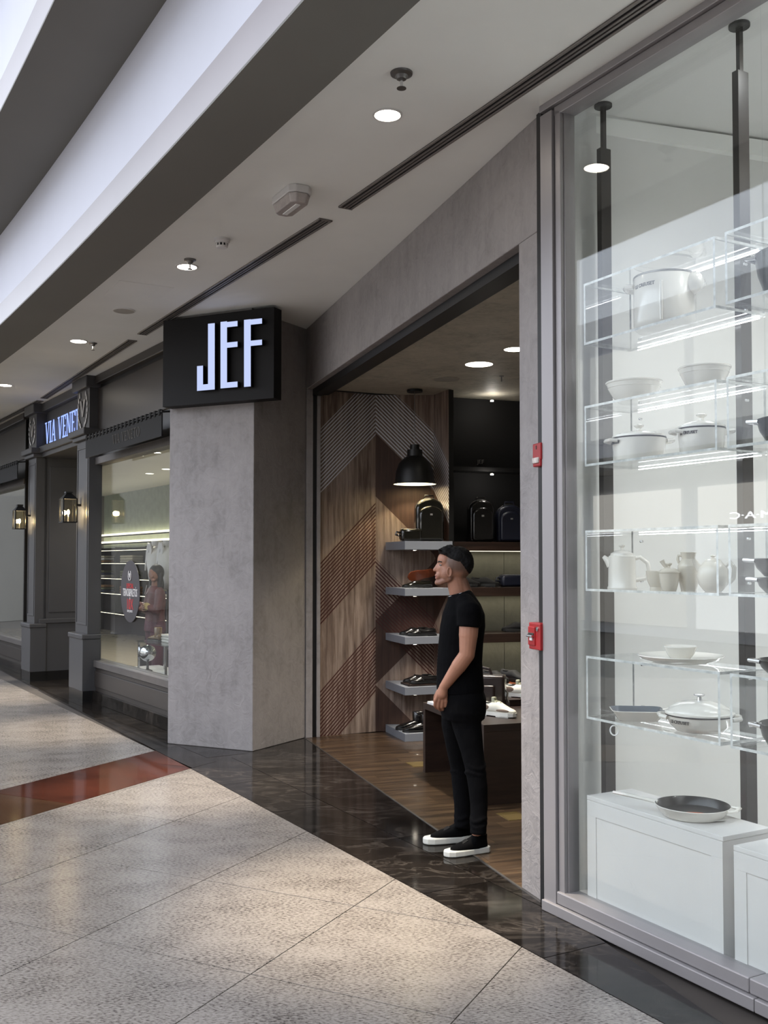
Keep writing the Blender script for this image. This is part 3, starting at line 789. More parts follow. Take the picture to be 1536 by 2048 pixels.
# 12 grill pan, 13 braiser inside lowest box
zs = rows[3][0]+.0112
p = spot(1272, .20, zs); r = rad(104, p)
t = thing('grill_pan', 'square white grill pan with slate inside in the lowest acrylic box', 'pan', p, math.atan2(rgt.y, rgt.x)+.12, GRP)
def rsq(a_, c_): 
    out = []
    for cx, cy, s0 in ((1,1,0),(-1,1,90),(-1,-1,180),(1,-1,270)):
        for k_ in range(5):
            q = math.radians(s0+k_*22.5); out.append((cx*(a_-c_)+c_*math.cos(q), cy*(a_-c_)+c_*math.sin(q)))
    return out
lv = [(r*.70,.0),(r*.76,.006),(r*.95,.042),(r*1.0,.047),(r*.97,.049),(r*.92,.043),(r*.74,.012)]
mb = MB(); vs_ = []; n_ = 20
for a_, z_ in lv: vs_ += [(x, y*.82, z_) for x, y in rsq(a_, a_*.38)]
fs = [tuple(range(n_))[::-1]]
for i in range(len(lv)-1): fs += [(i*n_+k_, i*n_+(k_+1)%n_, (i+1)*n_+(k_+1)%n_, (i+1)*n_+k_) for k_ in range(n_)]
mi = [0]*len(fs); mb.v = vs_; mb.f = fs; mb.m = [0]+[0]*(n_*4)+[1]*(n_*2)
mb.add([vs_[(len(lv)-1)*n_+k_] for k_ in range(n_)], [tuple(range(n_))], 1)
mb.build('body', [MT['enamel'], MT['enamel_in']], t, smooth=True)
MB().tube([(r*.95,0,.043),(r*1.2,.0,.05),(r*1.55,.02,.058),(r*1.75,.03,.056)], [.017,.014,.015,.012], 10, flat=.5).build('handle', MT['enamel'], t, smooth=True)
p = spot(1396, .21, zs); r = rad(132, p); fa = facing(p)
t = thing('braiser', 'wide shallow white braiser with domed lid and steel knob in the lowest acrylic box', 'pot', p, 0, GRP)
hh = .072
MB().lathe([(r*.6,0),(r*.7,.005),(r*.88,.03),(r*.97,.06),(r*1.0,hh),(r*.96,hh),(r*.8,.03),(0,.012)], seg=48).build('body', MT['enamel'], t, smooth=True)
MB().lathe([(r*1.0,hh-.004),(r*1.008,hh),(r*1.0,hh+.003)], seg=48, close=False).build('rim', MT['text_dark'], t, smooth=True)
lid = MB().lathe([(r*1.02,hh+.003),(r*1.02,hh+.010),(r*.93,hh+.014),(r*.86,hh+.03),(r*.6,hh+.048),(r*.3,hh+.056),(0,hh+.058)], seg=48).build('lid', MT['enamel'], t, smooth=True)
MB().lathe([(.011,0),(.009,.016),(.022,.023),(.024,.028),(.012,.031),(0,.031)], (0,0,hh+.056), 24).build('knob', MT['chrome'], lid, smooth=True)
aa = fa-1.35; c0 = Vector((math.cos(aa), math.sin(aa), 0)); tn = Vector((-c0.y, c0.x, 0))
for s_ in (-1, 1):
    aa = fa+s_*1.5; c0 = Vector((math.cos(aa), math.sin(aa), 0)); tn = Vector((-c0.y, c0.x, 0))
    MB().tube([c0*r*.96+tn*.05+Vector((0,0,hh-.012)), c0*(r+.02)+tn*.035+Vector((0,0,hh-.008)), c0*(r+.024)-tn*.035+Vector((0,0,hh-.008)), c0*r*.96-tn*.05+Vector((0,0,hh-.012))], .010, 8).build('handle', MT['enamel'], t, smooth=True)
wrap_text('LE CREUSET', .018, r*.965+.001, .048, fa-.66, bold=.0005).build('lettering', MT['text_dark'], t)
# ring hanging below the lowest box
p = spot(1226, FD+.01, rows[3][0]-.03)
t = MB(); t.tube([(0.018*math.cos(q), 0, .022*math.sin(q)) for q in [i*math.pi/10 for i in range(21)]], .0035, 6)
tag(t.build('hanging_ring', MT['white_gloss'], None, smooth=True, loc=p, rotz=GL.rot+.7), 'small white ring hanging under the lowest acrylic box', 'ring')
# skillet on the plinth
p = spot(1380, .22, zp); p.z = zp+.0005; r = rad(146, p)
t = thing('skillet', 'white round skillet with dark inside and orange paper on the first plinth', 'pan', p, 0, GRP)
mb = MB().lathe([(r*.74,0),(r*.8,.004),(r*.93,.03),(r*1.0,.048),(r*.985,.05)], seg=48, close=True)
mb.f.pop(); mb.m.pop()
mb.lathe([(r*.985,.05),(r*.95,.045),(r*.86,.016),(r*.7,.007),(0,.006)], seg=48, mi=1, close=False)
mb.build('body', [MT['enamel'], MT['cast_black']], t, smooth=True)
MT['orange'] = M('orange_print', srgb(214,92,40), .5)
MB().lathe([(.0,.0085),(r*.45,.0085),(r*.45,.0095),(0,.0095)], (-.01,-.03,0), 28, sx=1.2, sy=.8).build('paper_insert', MT['orange'], t)
MB().lathe([(.0,.0097),(r*.30,.0097),(r*.30,.0103),(0,.0103)], (.06,-.09,0), 24, sx=1.1, sy=.7).build('paper_insert', MT['white'], t)
hd = Vector((-.88, .47, 0)).normalized()
MB().tube([hd*r*.93+Vector((0,0,.043)), hd*(r+.05)+Vector((0,0,.05)), hd*(r+.13)+Vector((0,0,.06)), hd*(r+.185)+Vector((0,0,.064))], [.016,.012,.015,.011], 10, flat=.55).build('handle', MT['enamel'], t, smooth=True)
tn = Vector((-hd.y, hd.x, 0))
MB().tube([-hd*r*.96+tn*.05+Vector((0,0,.044)), -hd*(r+.026)+tn*.03+Vector((0,0,.046)), -hd*(r+.03)-tn*.03+Vector((0,0,.046)), -hd*r*.96-tn*.05+Vector((0,0,.044))], .010, 8, flat=.6).build('helper_handle', MT['enamel'], t, smooth=True)
# dark pieces in the next column, partly out of the picture
BL = 'black cast iron cookware beyond the right post'
def dark_pot(px, wpx, d, z, hh, lab, kind='pot', cat='pot'):
    p = spot(px, d, z); r = rad(wpx, p); t = thing(kind, lab, cat, p, 0, BL)
    MB().lathe([(r*.6,0),(r*.7,.004),(r*.9,hh*.5),(r*1.0,hh),(r*.97,hh+.003),(r*.86,hh*.5),(r*.5,.01),(0,.009)], seg=36).build('body', MT['cast_black'], t, smooth=True)
    fa = facing(p); c0 = Vector((math.cos(fa-1.5), math.sin(fa-1.5), 0)); tn = Vector((-c0.y, c0.x, 0))
    MB().tube([c0*r*.94+tn*.03+Vector((0,0,hh*.9)), c0*(r+.03)+Vector((0,0,hh*.95)), c0*r*.94-tn*.03+Vector((0,0,hh*.9))], .008, 8).build('handle', MT['chrome'], t, smooth=True)
    return t
dark_pot(1590, 140, .20, rows[0][0]+.0115, .16, 'black pot at the right edge in the topmost acrylic box')
dark_pot(1590, 140, .20, rows[1][0]+.0115, .09, 'black shallow pan at the right edge in the second acrylic box')
dark_pot(1580, 130, .20, rows[2][0]+.0115, .06, 'black wok bowl under another at the right edge of the third box', 'wok', 'pan')
t2 = dark_pot(1585, 150, .20, rows[2][0]+.0760, .07, 'upper black bowl stacked at the right edge of the third acrylic box', 'bowl', 'bowl')
dark_pot(1590, 145, .19, rows[3][0]+.0115, .10, 'black round pot at the right edge in the lowest acrylic box')
dark_pot(1590, 145, .20, rows[3][1]+.0005, .06, 'black bowl on top of the lowest acrylic box at the right edge', 'bowl', 'bowl')
# ================================================================== things on the mall ceiling
cpt = lambda x, y: gp(x, y, ZC)
def downlight(px, py, wpx, lab, e=26, col=(1.0,.87,.68)):
    p = cpt(px, py); r = wpx*p.y/F/2
    t = thing('downlight', lab, 'light', p, 0, 'recessed downlights over the walkway')
    MB().lathe([(r*1.14, 0), (r*1.12, -.006), (r*.98, -.007), (r*.94, .0)], (0,0,0), 32, close=False).build('trim_ring', MT['white'], t, smooth=True)
    MB().lathe([(r*.95, -.004), (r*.5, -.002), (0, -.0015)], (0,0,0), 32).build('lens', MT['warm_emit'], t)
    lamp('light', 'SPOT', (0,0,-.03), e, col, t, angle=37, blend=1.0, soft=r*.8)
    return t
downlight(775, 229, 54, 'lit round downlight nearest the camera, below the sprinkler', 520)
downlight(374, 533, 40, 'lit round downlight with a sprinkler right behind it', 380)
downlight(157, 682, 32, 'lit round downlight above the tailor shop doorway area', 320)
downlight(10, 770, 26, 'lit round downlight at the far left edge of the ceiling', 320)
for k_, lab in ((1, 'lit round downlight of the walkway row just ahead of the viewer'), (2, 'lit round downlight of the walkway row above the viewer')):
    a_, b_ = cpt(374, 533), cpt(775, 229); q_ = b_ + (b_-a_)*k_*.95  # row continued out of view, added for more bounce onto the ceiling
    t = thing('downlight', lab, 'light', q_, 0, 'recessed downlights over the walkway'); r = .066
    MB().lathe([(r*1.14, 0), (r*1.12, -.006), (r*.98, -.007), (r*.94, .0)], (0,0,0), 32, close=False).build('trim_ring', MT['white'], t, smooth=True)
    MB().lathe([(r*.95, -.004), (r*.5, -.002), (0, -.0015)], (0,0,0), 32).build('lens', MT['warm_emit'], t)
    lamp('light', 'SPOT', (0,0,-.03), 480, (1.0,.87,.68), t, angle=37, blend=1.0, soft=r*.8)
def sprinkler(px, py, lab, s=1.0):
    p = cpt(px, py); t = thing('sprinkler', lab, 'sprinkler', p, 0, 'ceiling sprinklers')
    MB().lathe([(.052*s, 0), (.05*s, -.008), (.03*s, -.014), (.022*s, -.03), (.012*s, -.034)], seg=24).build('escutcheon', MT['steel'], t, smooth=True)
    MB().tube([(0,0,-.03), (0,0,-.07)], .007*s, 8).build('stem', MT['chrome'], t)
    MB().lathe([(.004, -.066), (.022*s, -.07), (.022*s, -.073), (0, -.073)], seg=16).build('deflector', MT['steel'], t)
    return t
sprinkler(803, 146, 'chrome ceiling sprinkler above the nearest downlight', 1.0)
sprinkler(380, 519, 'chrome ceiling sprinkler right behind the second downlight', .85)
sprinkler(186, 686, 'small chrome ceiling sprinkler beside the third downlight', .8)
# emergency light
q0 = cpt(547, 404); q1 = cpt(590, 368); q2 = cpt(620, 380)
ax = (q1-q0); fr = Fr(q0, ax.x, ax.y); Ln = .36; wd = .17
t = thing('emergency_light', 'grubby white bulkhead emergency light on the ceiling', 'light', cpt(583, 386), GL.rot)
def oct_(hx, hy, c): return [(hx-c,-hy),(hx,-hy+c),(hx,hy-c),(hx-c,hy),(-hx+c,hy),(-hx,hy-c),(-hx,-hy+c),(-hx+c,-hy)]
MB().prism(oct_(.16,.075,.035), -.045, -.0).build('base', MT['white'], t, bevel=.005)
MT['frost'] = M('frosted_diffuser', srgb(176,168,164), .25, vary=(25, .12))
mb = MB(); a_ = oct_(.155,.07,.035); b_ = oct_(.14,.056,.03)
mb.add([(x,y,-.046) for x, y in a_]+[(x,y,-.10) for x, y in b_], [tuple(range(8)), tuple(range(15,7,-1))]+[(i,i+8,(i+1)%8+8,(i+1)%8) for i in range(8)])
df = mb.build('diffuser', MT['frost'], t, bevel=.006, fix=True)
MB().box(-.10, .10, -.016, .016, -.104, -.098).build('lamp_tube', MT['white_gloss'], df, bevel=.003)
# smoke detector
t = thing('smoke_detector', 'white round smoke detector on the ceiling', 'detector', cpt(444, 478))
MB().lathe([(.055,0),(.055,-.018),(.05,-.02)], seg=28).build('base', MT['white'], t, smooth=True)
MB().lathe([(.047,-.02),(.046,-.032),(.040,-.033)], seg=28).build('head', MT['white'], t, smooth=True)
for k_ in range(10):
    q = k_*math.pi/5; MB().box(.036,.042,-.0045,.0045,-.052,-.032).build('vent_bar', MT['white'], t, rotz=q)
MB().lathe([(.034,-.033),(.034,-.052)], seg=20).build('chamber', MT['black'], t, smooth=True)
MB().lathe([(.042,-.052),(.034,-.062),(.014,-.064),(0,-.064)], seg=28).build('cap', MT['white'], t, smooth=True)
# loudspeaker
t = thing('ceiling_speaker', 'flat round ceiling loudspeaker grille above the black sign', 'speaker', cpt(248, 621))
rs = 44*t.location.y/F/2
MB().lathe([(rs,0),(rs,-.006),(rs*.93,-.008)], seg=36).build('rim', MT['white'], t, smooth=True)
MT['grille'] = M('grey_mesh_grille', srgb(170,166,158), .6, bump=(400,.5), vary=(300,.15))
MB().lathe([(rs*.93,-.008),(rs*.5,-.010),(0,-.0105)], seg=36).build('grille', MT['grille'], t, smooth=True)
# access hatch
h0, h1, h2, h3 = cpt(243, 566), cpt(335, 577), cpt(306, 600), cpt(214, 586)
t = thing('access_hatch', 'flush square access hatch in the ceiling beyond the loudspeaker', 'hatch', (h0+h2)/2, GL.rot)
MB().box(-.27,.27,-.22,.22,-.0035,0).build('flange', MT['ceiling'], t); MB().box(-.262,.262,-.212,.212,-.0045,-.001).build('door', MT['ceiling'], t)
# slot air grilles
def grille(a, b, w, lab):
    L_ = (b-a).length; fr = Fr(a, b.x-a.x, b.y-a.y)
    t = thing('slot_air_grille', lab, 'vent', a, fr.rot, 'slot air grilles along the ceiling')
    MB().box(0, L_, -w/2, w/2, -.003, -.0005).build('backing', MT['black_soft'], t)
    for s_ in (-1, 1):
        MB().box(0, L_, s_*w/2-.014 if s_ > 0 else -w/2, w/2 if s_ > 0 else -w/2+.014, -.010, 0).build('flange', MT['steel_paint'], t, bevel=.002)
    for e_ in (0, L_-.012): MB().box(e_, e_+.012, -w/2, w/2, -.010, 0).build('end_cap', MT['steel_paint'], t)
    ns = 2
    for k_ in range(ns):
        y_ = -w/2+.014+(w-.028)*(k_+1)/(ns+1); MB().box(.012, L_-.012, y_-.006, y_+.006, -.009, -.002).build('slat', MT['steel_paint'], t)
MT['steel_paint'] = M('grey_anodised_grille', srgb(128,122,118), .4, metal=.4)
gw = .095
grille(cpt(690, 415), cpt(1300, 0) + (cpt(1300, 0)-cpt(690, 415)).normalized()*1.2, gw, 'grey slot air grille in front of the glass shop window')
grille(cpt(284, 668), cpt(652, 438), gw, 'grey slot air grille above the black sign box')
grille(cpt(88, 796), cpt(265, 680), gw, 'grey slot air grille in front of the tailor shop window')
grille(cpt(-60, 872), cpt(80, 801), gw, 'grey slot air grille at the far left end of the ceiling')
# wiring scrap above the grille joint and fire devices on the right jamb
def fire_box(px0, px1, py0, py1): pass
jx = lambda px, d=0.0: PO.hit(px, 1125, d)[0]
x0, x1 = jx(1061, -.05), jx(1083, -.05); z0, z1 = PO.hit(1072, 933, -.05)[1], PO.hit(1072, 886, -.05)[1]
t = thing('alarm_strobe', 'red fire alarm strobe on the concrete jamb beside the window frame', 'alarm', PO.w((x0+x1)/2, 0, z0), PO.rot)
wd = .085; hh = z1-z0
MB().box(-wd/2, wd/2, -.045, 0, 0.03, hh).build('housing', MT['red'], t, bevel=.006)
MB().box(-wd/2+.004, wd/2-.004, -.046, 0, 0, .034).build('base', MT['red'], t, bevel=.006)
MT['lens_clear'] = M('clear_strobe_lens', srgb(206,196,190), .12, vary=(60, .3))
MB().box(-wd/2+.012, wd/2-.012, -.054, -.01, .016, .044).build('strobe_lens', MT['lens_clear'], t, bevel=.004)
MB().box(-.004, .004, -.047, -.044, hh-.03, hh-.012).build('indicator', MT['dark_panel'], t)
z0, z1 = PO.hit(1072, 1300, -.05)[1], PO.hit(1072, 1246, -.05)[1]; hh = z1-z0
x0, x1 = jx(1057, -.05), jx(1087, -.05)
t = thing('fire_call_point', 'red manual fire alarm call point with key lock on the concrete jamb', 'alarm', PO.w((x0+x1)/2-.02, 0, z0), PO.rot)
MB().box(-.06, .06, -.05, 0, 0, hh).build('housing', MT['red'], t, bevel=.005)
MB().box(-.058, .012, -.056, -.045, .02, hh-.02).build('pull_plate', MT['red'], t, bevel=.003)
MB().box(-.05, .006, -.060, -.05, hh*.45, hh*.62).build('window_plate', MT['dark_panel'], t, bevel=.002)
MB().tube([(-.052,-.064,hh*.5), (.008,-.064,hh*.5)], .006, 8).build('pull_bar', MT['chrome'], t, smooth=True)
MB().box(-.03, -.005, -.062, -.05, hh*.34, hh*.45).build('label_plate', MT['white'], t)
MB().lathe([(.011,0),(.011,.006),(.0,.007)], (0,0,0), 18, mat=Matrix.Translation((.036,-.05,hh-.028)) @ Matrix.Rotation(math.pi/2,4,'X')).build('key_lock', MT['chrome'], t, smooth=True)

# ================================================================== black sign box with three backlit letters
SD = -.13
sx0, sx1 = CO.hit(326, 700, SD)[0], CO.hit(548, 700, SD)[0]
sz0, sz1 = CO.hit(440, 805, SD)[1], CO.hit(440, 627, SD)[1]
t = thing('sign_box', 'black box sign with white backlit capital letters on the concrete column', 'sign', CA, CO.rot)
MT['sign_black'] = M('black_sign_panel', srgb(15,13,14), .6, spec=.25, vary=(2, .1))
MB().box(sx0, sx1, SD, -.004, sz0, sz1).build('case', MT['sign_black'], t, bevel=.003)
MB().box(sx0+.1, sx1-.25, -.09, -.05, sz1, min(ZC, sz1+.06)).build('hanging_rail', MT['steel'], t)
def letter(polys, nm='letter'):
    mb = MB()
    for pl in polys:
        xz = [CO.hit(x, y, SD-.05) for x, y in pl]
        mb.prism([(q[0], q[1]) for q in xz], .012, .05, mat=Matrix(((1,0,0,0),(0,0,-1,SD),(0,1,0,0),(0,0,0,1))))
    o = mb.build(nm, [MT['letter_glow'], MT['sign_black']], t)
    mi_ = [0 if abs(p.normal.y) > .9 and p.normal.y < 0 else 1 for p in o.data.polygons]
    o.data.polygons.foreach_set('material_index', mi_)
    return o
def sl(x, y): return y - .092*(x-440)       # follow the slant of the sign in the picture
def qd(x0, x1, y0, y1):
    k0 = -.108; k1 = -.085
    def f(x, y):
        kk = k0 + (k1-k0)*(y-640)/140
        return (x, y + kk*(x-440))
    return [f(x0,y0), f(x1,y0), f(x1,y1), f(x0,y1)]
letter([qd(416,429.5,645,778), qd(394,416,766,778), qd(394,406,728,766)])
letter([qd(441,454,644,777), qd(454,475,645.5,656), qd(454,475,686.5,697), qd(454,475,766,777)])
letter([qd(488,501.5,645,778), qd(501.5,524,645.5,656), qd(501.5,524,687.5,698)])
# ================================================================== tailor shop (dark front with awnings)
vx = lambda px, d=0.0: VI.hit(px, 1125, d)[0]
vz = lambda px, py, d=0.0: VI.hit(px, py, d)[1]
SK = .13
wxl, wxr = vx(172, -.02), .75                      # right window
xs_r0, xs_r1 = vx(152, -.12), vx(176, -.12)        # right pilaster shaft
xs_l0, xs_l1 = vx(55, -.12), vx(70, -.12)          # left pilaster shaft
zsill = vz(184, 1317, 0); zhead = vz(178, 935, 0); zaw0 = vz(172, 914, -.3); zaw1 = vz(168, 869, -.3)
MT['bronze'] = M('bronze_grey_metal', srgb(92,88,86), .38, metal=.3)
MT['shop_black'] = M('black_lacquer', srgb(22,21,21), .3)
def shopfront(x0, x1, nm):
    w = struct(nm, V0, VI.rot)
    MB().box(x0, x1, -.06, .3, 0, SK).build('skirting', MT['dark_marble'], w, bevel=.003)
    MB().box(x0, x1, -.02, .1, SK, zsill-.09).build('stall_riser', MT['dark_panel'], w)
    MB().box(x0+.12, x1-.12, -.035, -.02, SK+.05, zsill-.13).build('riser_panel', MT['dark_panel'], w, bevel=.006)
    MB().box(x0, x1, -.05, .12, zsill-.08, zsill).build('sill', MT['bronze'], w, bevel=.006)
    MB().box(x0, x0+.045, -.03, .1, SK, ZC-.1).build('mullion', MT['shop_black'], w)
    MB().box(x0+.09, x0+.135, -.045, .1, zsill-.3, zhead).build('mullion', MT['bronze'], w, bevel=.004)
    MB().box(x1-.045, x1, -.03, .1, SK, ZC-.1).build('mullion', MT['shop_black'], w)
    MB().box(x0+.045, x1-.045, -.045, .1, zhead, zhead+.085).build('transom', MT['bronze'], w, bevel=.004)
    MB().box(x0, x1, .0, .1, zhead+.085, ZC).build('fascia_panel', MT['shop_black'], w)
    MB().box(x0+.14, x1-.1, -.018, .0, zaw1+.08, ZC-.14).build('fascia_panel', MT['dark_panel'], w, bevel=.008)
    MB().box(x0, x1, -.07, .02, ZC-.1, ZC).build('cornice', MT['dark_panel'], w, bevel=.01)
    MB().box(x0+.13, x1-.04, .02, .028, zsill, zhead).build('pane', MT['glass'], w)
    return w
shopfront(wxl, wxr, 'window_2')
lx0, lx1 = vx(-70, -.02), vx(50, -.02)
shopfront(lx0, lx1, 'window_3')
# doorway
door = struct('door_1', V0, VI.rot)
zd = vz(62, 925, 0)
rx0, rx1 = xs_l1, xs_r0
MB().box(rx0-.10, rx0, -.0, .56, SK, zd).build('reveal', MT['darkgrey'], door)
MB().box(rx0, rx0+.008, .07, .50, .95, zd-.12).build('reveal_panel', MT['darkgrey'], door, bevel=.004)
MB().box(rx0-.02, rx0+.02, -.06, .58, .80, .86).build('dado_rail', MT['darkgrey'], door, bevel=.006)
MB().box(rx0-.12, rx0+.002, .0, .56, 0, SK).build('skirting', MT['shop_black'], door)
MB().box(rx0-.02, rx0+.03, .56, .62, 0, zd).build('door_frame', MT['shop_black'], door)
MB().box(rx0-.1, rx1+.1, -.05, .56, zd, zd+.12).build('lintel', MT['darkgrey'], door, bevel=.006)
MB().box(rx0-.1, rx1+.1, .02, .2, zd+.12, ZC).build('sign_panel', MT['darkgrey'], door)
MB().box(rx0, rx1, -.06, .03, ZC-.12, ZC).build('cornice', MT['darkgrey'], door, bevel=.01)
MB().box(rx0, rx1, -.09, .03, zd+.06, zd+.15).build('sign_ledge', MT['darkgrey'], door, bevel=.01)
# emblem: V inside a laurel wreath
def wreath(par, x, y, z, s, mat):
    e = MB()
    e.prism([(-.26*s,.24*s),(-.12*s,.24*s),(0,-.12*s),(.12*s,.24*s),(.26*s,.24*s),(.05*s,-.26*s),(-.05*s,-.26*s)], 0, .008, mat=Matrix.Translation((x,y,z)) @ UPRIGHT)
    o = e.build('emblem', mat, par)
    for sd in (-1, 1):
        for k_ in range(7):
            q = -1.25 + k_*.37
            c = Vector((x+sd*.46*s*math.cos(q*.9), y-.005, z+.52*s*math.sin(q)-.02*s))
            MB().ell((0,0,0), (.045*s,.006,.10*s), 8, 6).build('laurel_leaf', mat, o, smooth='all', loc=c).rotation_euler = (0, sd*(.35-.05*k_), 0)
    return o
MT['silver'] = M('pale_silver_metal', srgb(176,174,172), .35, metal=.5)
def pilaster(x0, x1, lab):
    t = thing('pilaster', lab, 'pilaster', VI.w(x0, -.12), VI.rot, 'grey panelled pilasters of the tailor shop')
    w = x1-x0; zp_ = .80
    MB().box(-.05, w+.02, -.055, .16, .0, SK).build('base', MT['shop_black'], t)
    MB().box(-.05, w+.02, -.06, .16, SK, zp_-.06).build('plinth', MT['darkgrey'], t, bevel=.004)
    MB().box(-.065, w+.03, -.075, .16, zp_-.06, zp_).build('plinth_moulding', MT['darkgrey'], t, bevel=.012)
    MB().box(0, w, 0, .16, zp_, zd).build('shaft', MT['darkgrey'], t, bevel=.003)
    for (a_, b_, c_, d_) in ((.03, .055, zp_+.12, zd-.1), (w-.055, w-.03, zp_+.12, zd-.1), (.03, w-.03, zp_+.10, zp_+.125), (.03, w-.03, zd-.1, zd-.075)):
        MB().box(a_, b_, -.008, 0, c_, d_).build('panel_bead', MT['darkgrey'], t, bevel=.003)
    MB().box(-.04, w+.04, -.05, .16, zd, zd+.05).build('capital', MT['darkgrey'], t, bevel=.008)
    MB().box(-.07, w+.07, -.09, .16, zd+.05, zd+.13).build('capital', MT['darkgrey'], t, bevel=.012)
    MB().box(0, w, 0, .16, zd+.13, ZC-.14).build('head_block', MT['darkgrey'], t)
    MB().box(-.05, w+.05, -.06, .16, ZC-.14, ZC).build('cornice', MT['darkgrey'], t, bevel=.012)
    wreath(t, w/2, -.006, (zd+ZC)/2+.02, .36*w/.5+.05, MT['silver'])
    return t
pilaster(xs_r0, xs_r1, 'grey pilaster with wreath emblem and lantern, right of the tailor shop doorway')
pilaster(xs_l0, xs_l1, 'grey pilaster with wreath emblem and lantern, left of the tailor shop doorway')
# lit serif letters over the door
MT['via_glow'] = emis('blue_white_letter', (.30,.42,1.0), .5)
def serif(ch, W, Hh):
    th, tn, sf = .17*W/.7, .06, .05
    b = []
    def bar(x0, y0, x1, y1, w):
        b.append([(x0-w/2,y0),(x0+w/2,y0),(x1+w/2,y1),(x1-w/2,y1)])
    def foot(x, y, w=.17): b.append([(x-w, y),(x+w, y),(x+w, y+sf),(x-w, y+sf)])
    t_ = .12; n_ = .05
    if ch == 'V': bar(.12,1,.42,0,t_); bar(.74,1,.45,0,n_); foot(.12,.95); foot(.74,.95,.13); adv=.86
    elif ch == 'I': bar(.16,0,.16,1,t_); foot(.16,0); foot(.16,.95); adv=.36
    elif ch == 'A': bar(.10,0,.40,1,n_); bar(.72,0,.42,1,t_); b.append([(.2,.28),(.6,.28),(.6,.35),(.2,.35)]); foot(.1,0,.13); foot(.72,0); adv=.88
    elif ch == 'E': bar(.16,0,.16,1,t_); b += [[(.0,0),(.62,0),(.62,.07),(.0,.07)],[(.0,.93),(.6,.93),(.6,1),(.0,1)],[(.2,.47),(.48,.47),(.48,.54),(.2,.54)],[(.55,0),(.62,0),(.62,.24),(.59,.24)],[(.54,1),(.6,1),(.6,.78),(.57,.78)]]; adv=.70
    elif ch == 'N': bar(.12,0,.12,1,n_); bar(.16,1,.66,0,t_); bar(.70,0,.70,1,n_); foot(.12,0,.12); foot(.08,.95,.12); foot(.70,.95,.12); adv=.88
    elif ch == 'T': bar(.36,0,.36,1,t_); b += [[(.0,.93),(.72,.93),(.72,1),(.0,1)],[(.0,1),(.06,1),(.03,.74),(.0,.74)],[(.66,1),(.72,1),(.72,.74),(.69,.74)]]; foot(.36,0); adv=.76
    elif ch == 'O':
        N_ = 20
        for k_ in range(N_):
            q0, q1 = 2*math.pi*k_/N_, 2*math.pi*(k_+1)/N_
            f = lambda q, a_, c_: (.42+a_*math.cos(q), .5+c_*math.sin(q))
            b.append([f(q0,.40,.5), f(q1,.40,.5), f(q1,.26,.45), f(q0,.26,.45)])
        adv=.86
    else: adv=.35
    return b, adv
def serif_word(word, par, x0, x1, y, zc_, hgt, mat, depth=.03):
    tot = sum(serif(c, .7, 1)[1] for c in word) + .06*(len(word)-1)
    sxx = (x1-x0)/tot; cx = x0
    for c in word:
        b, adv = serif(c, .7, 1)
        if b:
            mb = MB()
            for pl in b: mb.prism([(q[0]*sxx, (q[1]-.5)*hgt) for q in pl], 0, depth, mat=Matrix.Translation((cx, y, zc_)) @ UPRIGHT)
            mb.build('letter', mat, par)
        cx += (adv+.06)*sxx
sg = thing('shop_sign', 'blue-white lit serif lettering over the tailor shop doorway', 'sign', V0, VI.rot)
lz = (vz(90, 868, .0)+vz(90, 860, .0))/2
serif_word('VIA VENETO', sg, vx(89, .0), vx(168, .0), -.005, lz-.03, .30, MT['via_glow'], .006)
# awnings
def awning(x0, x1, lab, nm=True):
    t = thing('awning', lab, 'awning', VI.w(0, 0), VI.rot, 'black valances over the tailor shop windows')
    yy = -.26
    MB().box(x0, x1, yy, yy+.012, zaw0, zaw1-.05).build('valance', MT['black_soft'], t)
    MB().tube([(x0-.02, yy+.006, zaw1-.03), (x1+.02, yy+.006, zaw1-.03)], .012, 8).build('rail', MT['black'], t)
    n_ = int((x1-x0)/.12)
    for k_ in range(n_):
        xx = x0+.05+k_*(x1-x0-.1)/(n_-1)
        MB().box(xx-.024, xx+.024, yy-.012, yy+.024, zaw1-.065, zaw1-.005).build('loop', MT['black_soft'], t, bevel=.008)
    for xx in (x0+.04, x1-.04):
        MB().tube([(xx, yy, zaw1-.03), (xx, .0, zaw1-.0)], .01, 6).build('bracket', MT['black'], t)
    MT['dim_gold'] = MT.get('dim_gold') or M('dull_gold_print', srgb(58,52,44), .6)
    cx = x0+(x1-x0)*.42
    serif_word('VIA VENETO', t, vx(223, yy) if nm else x0+.5, vx(278, yy) if nm else x0+1.2, yy-.0, (zaw0+zaw1)/2-.02, .10, MT['dim_gold'], .004)
awning(vx(169, -.26), .45, 'black fabric valance over the window beside the concrete column')
awning(lx0-.2, vx(32, -.26), 'black fabric valance over the far left shop window', False)
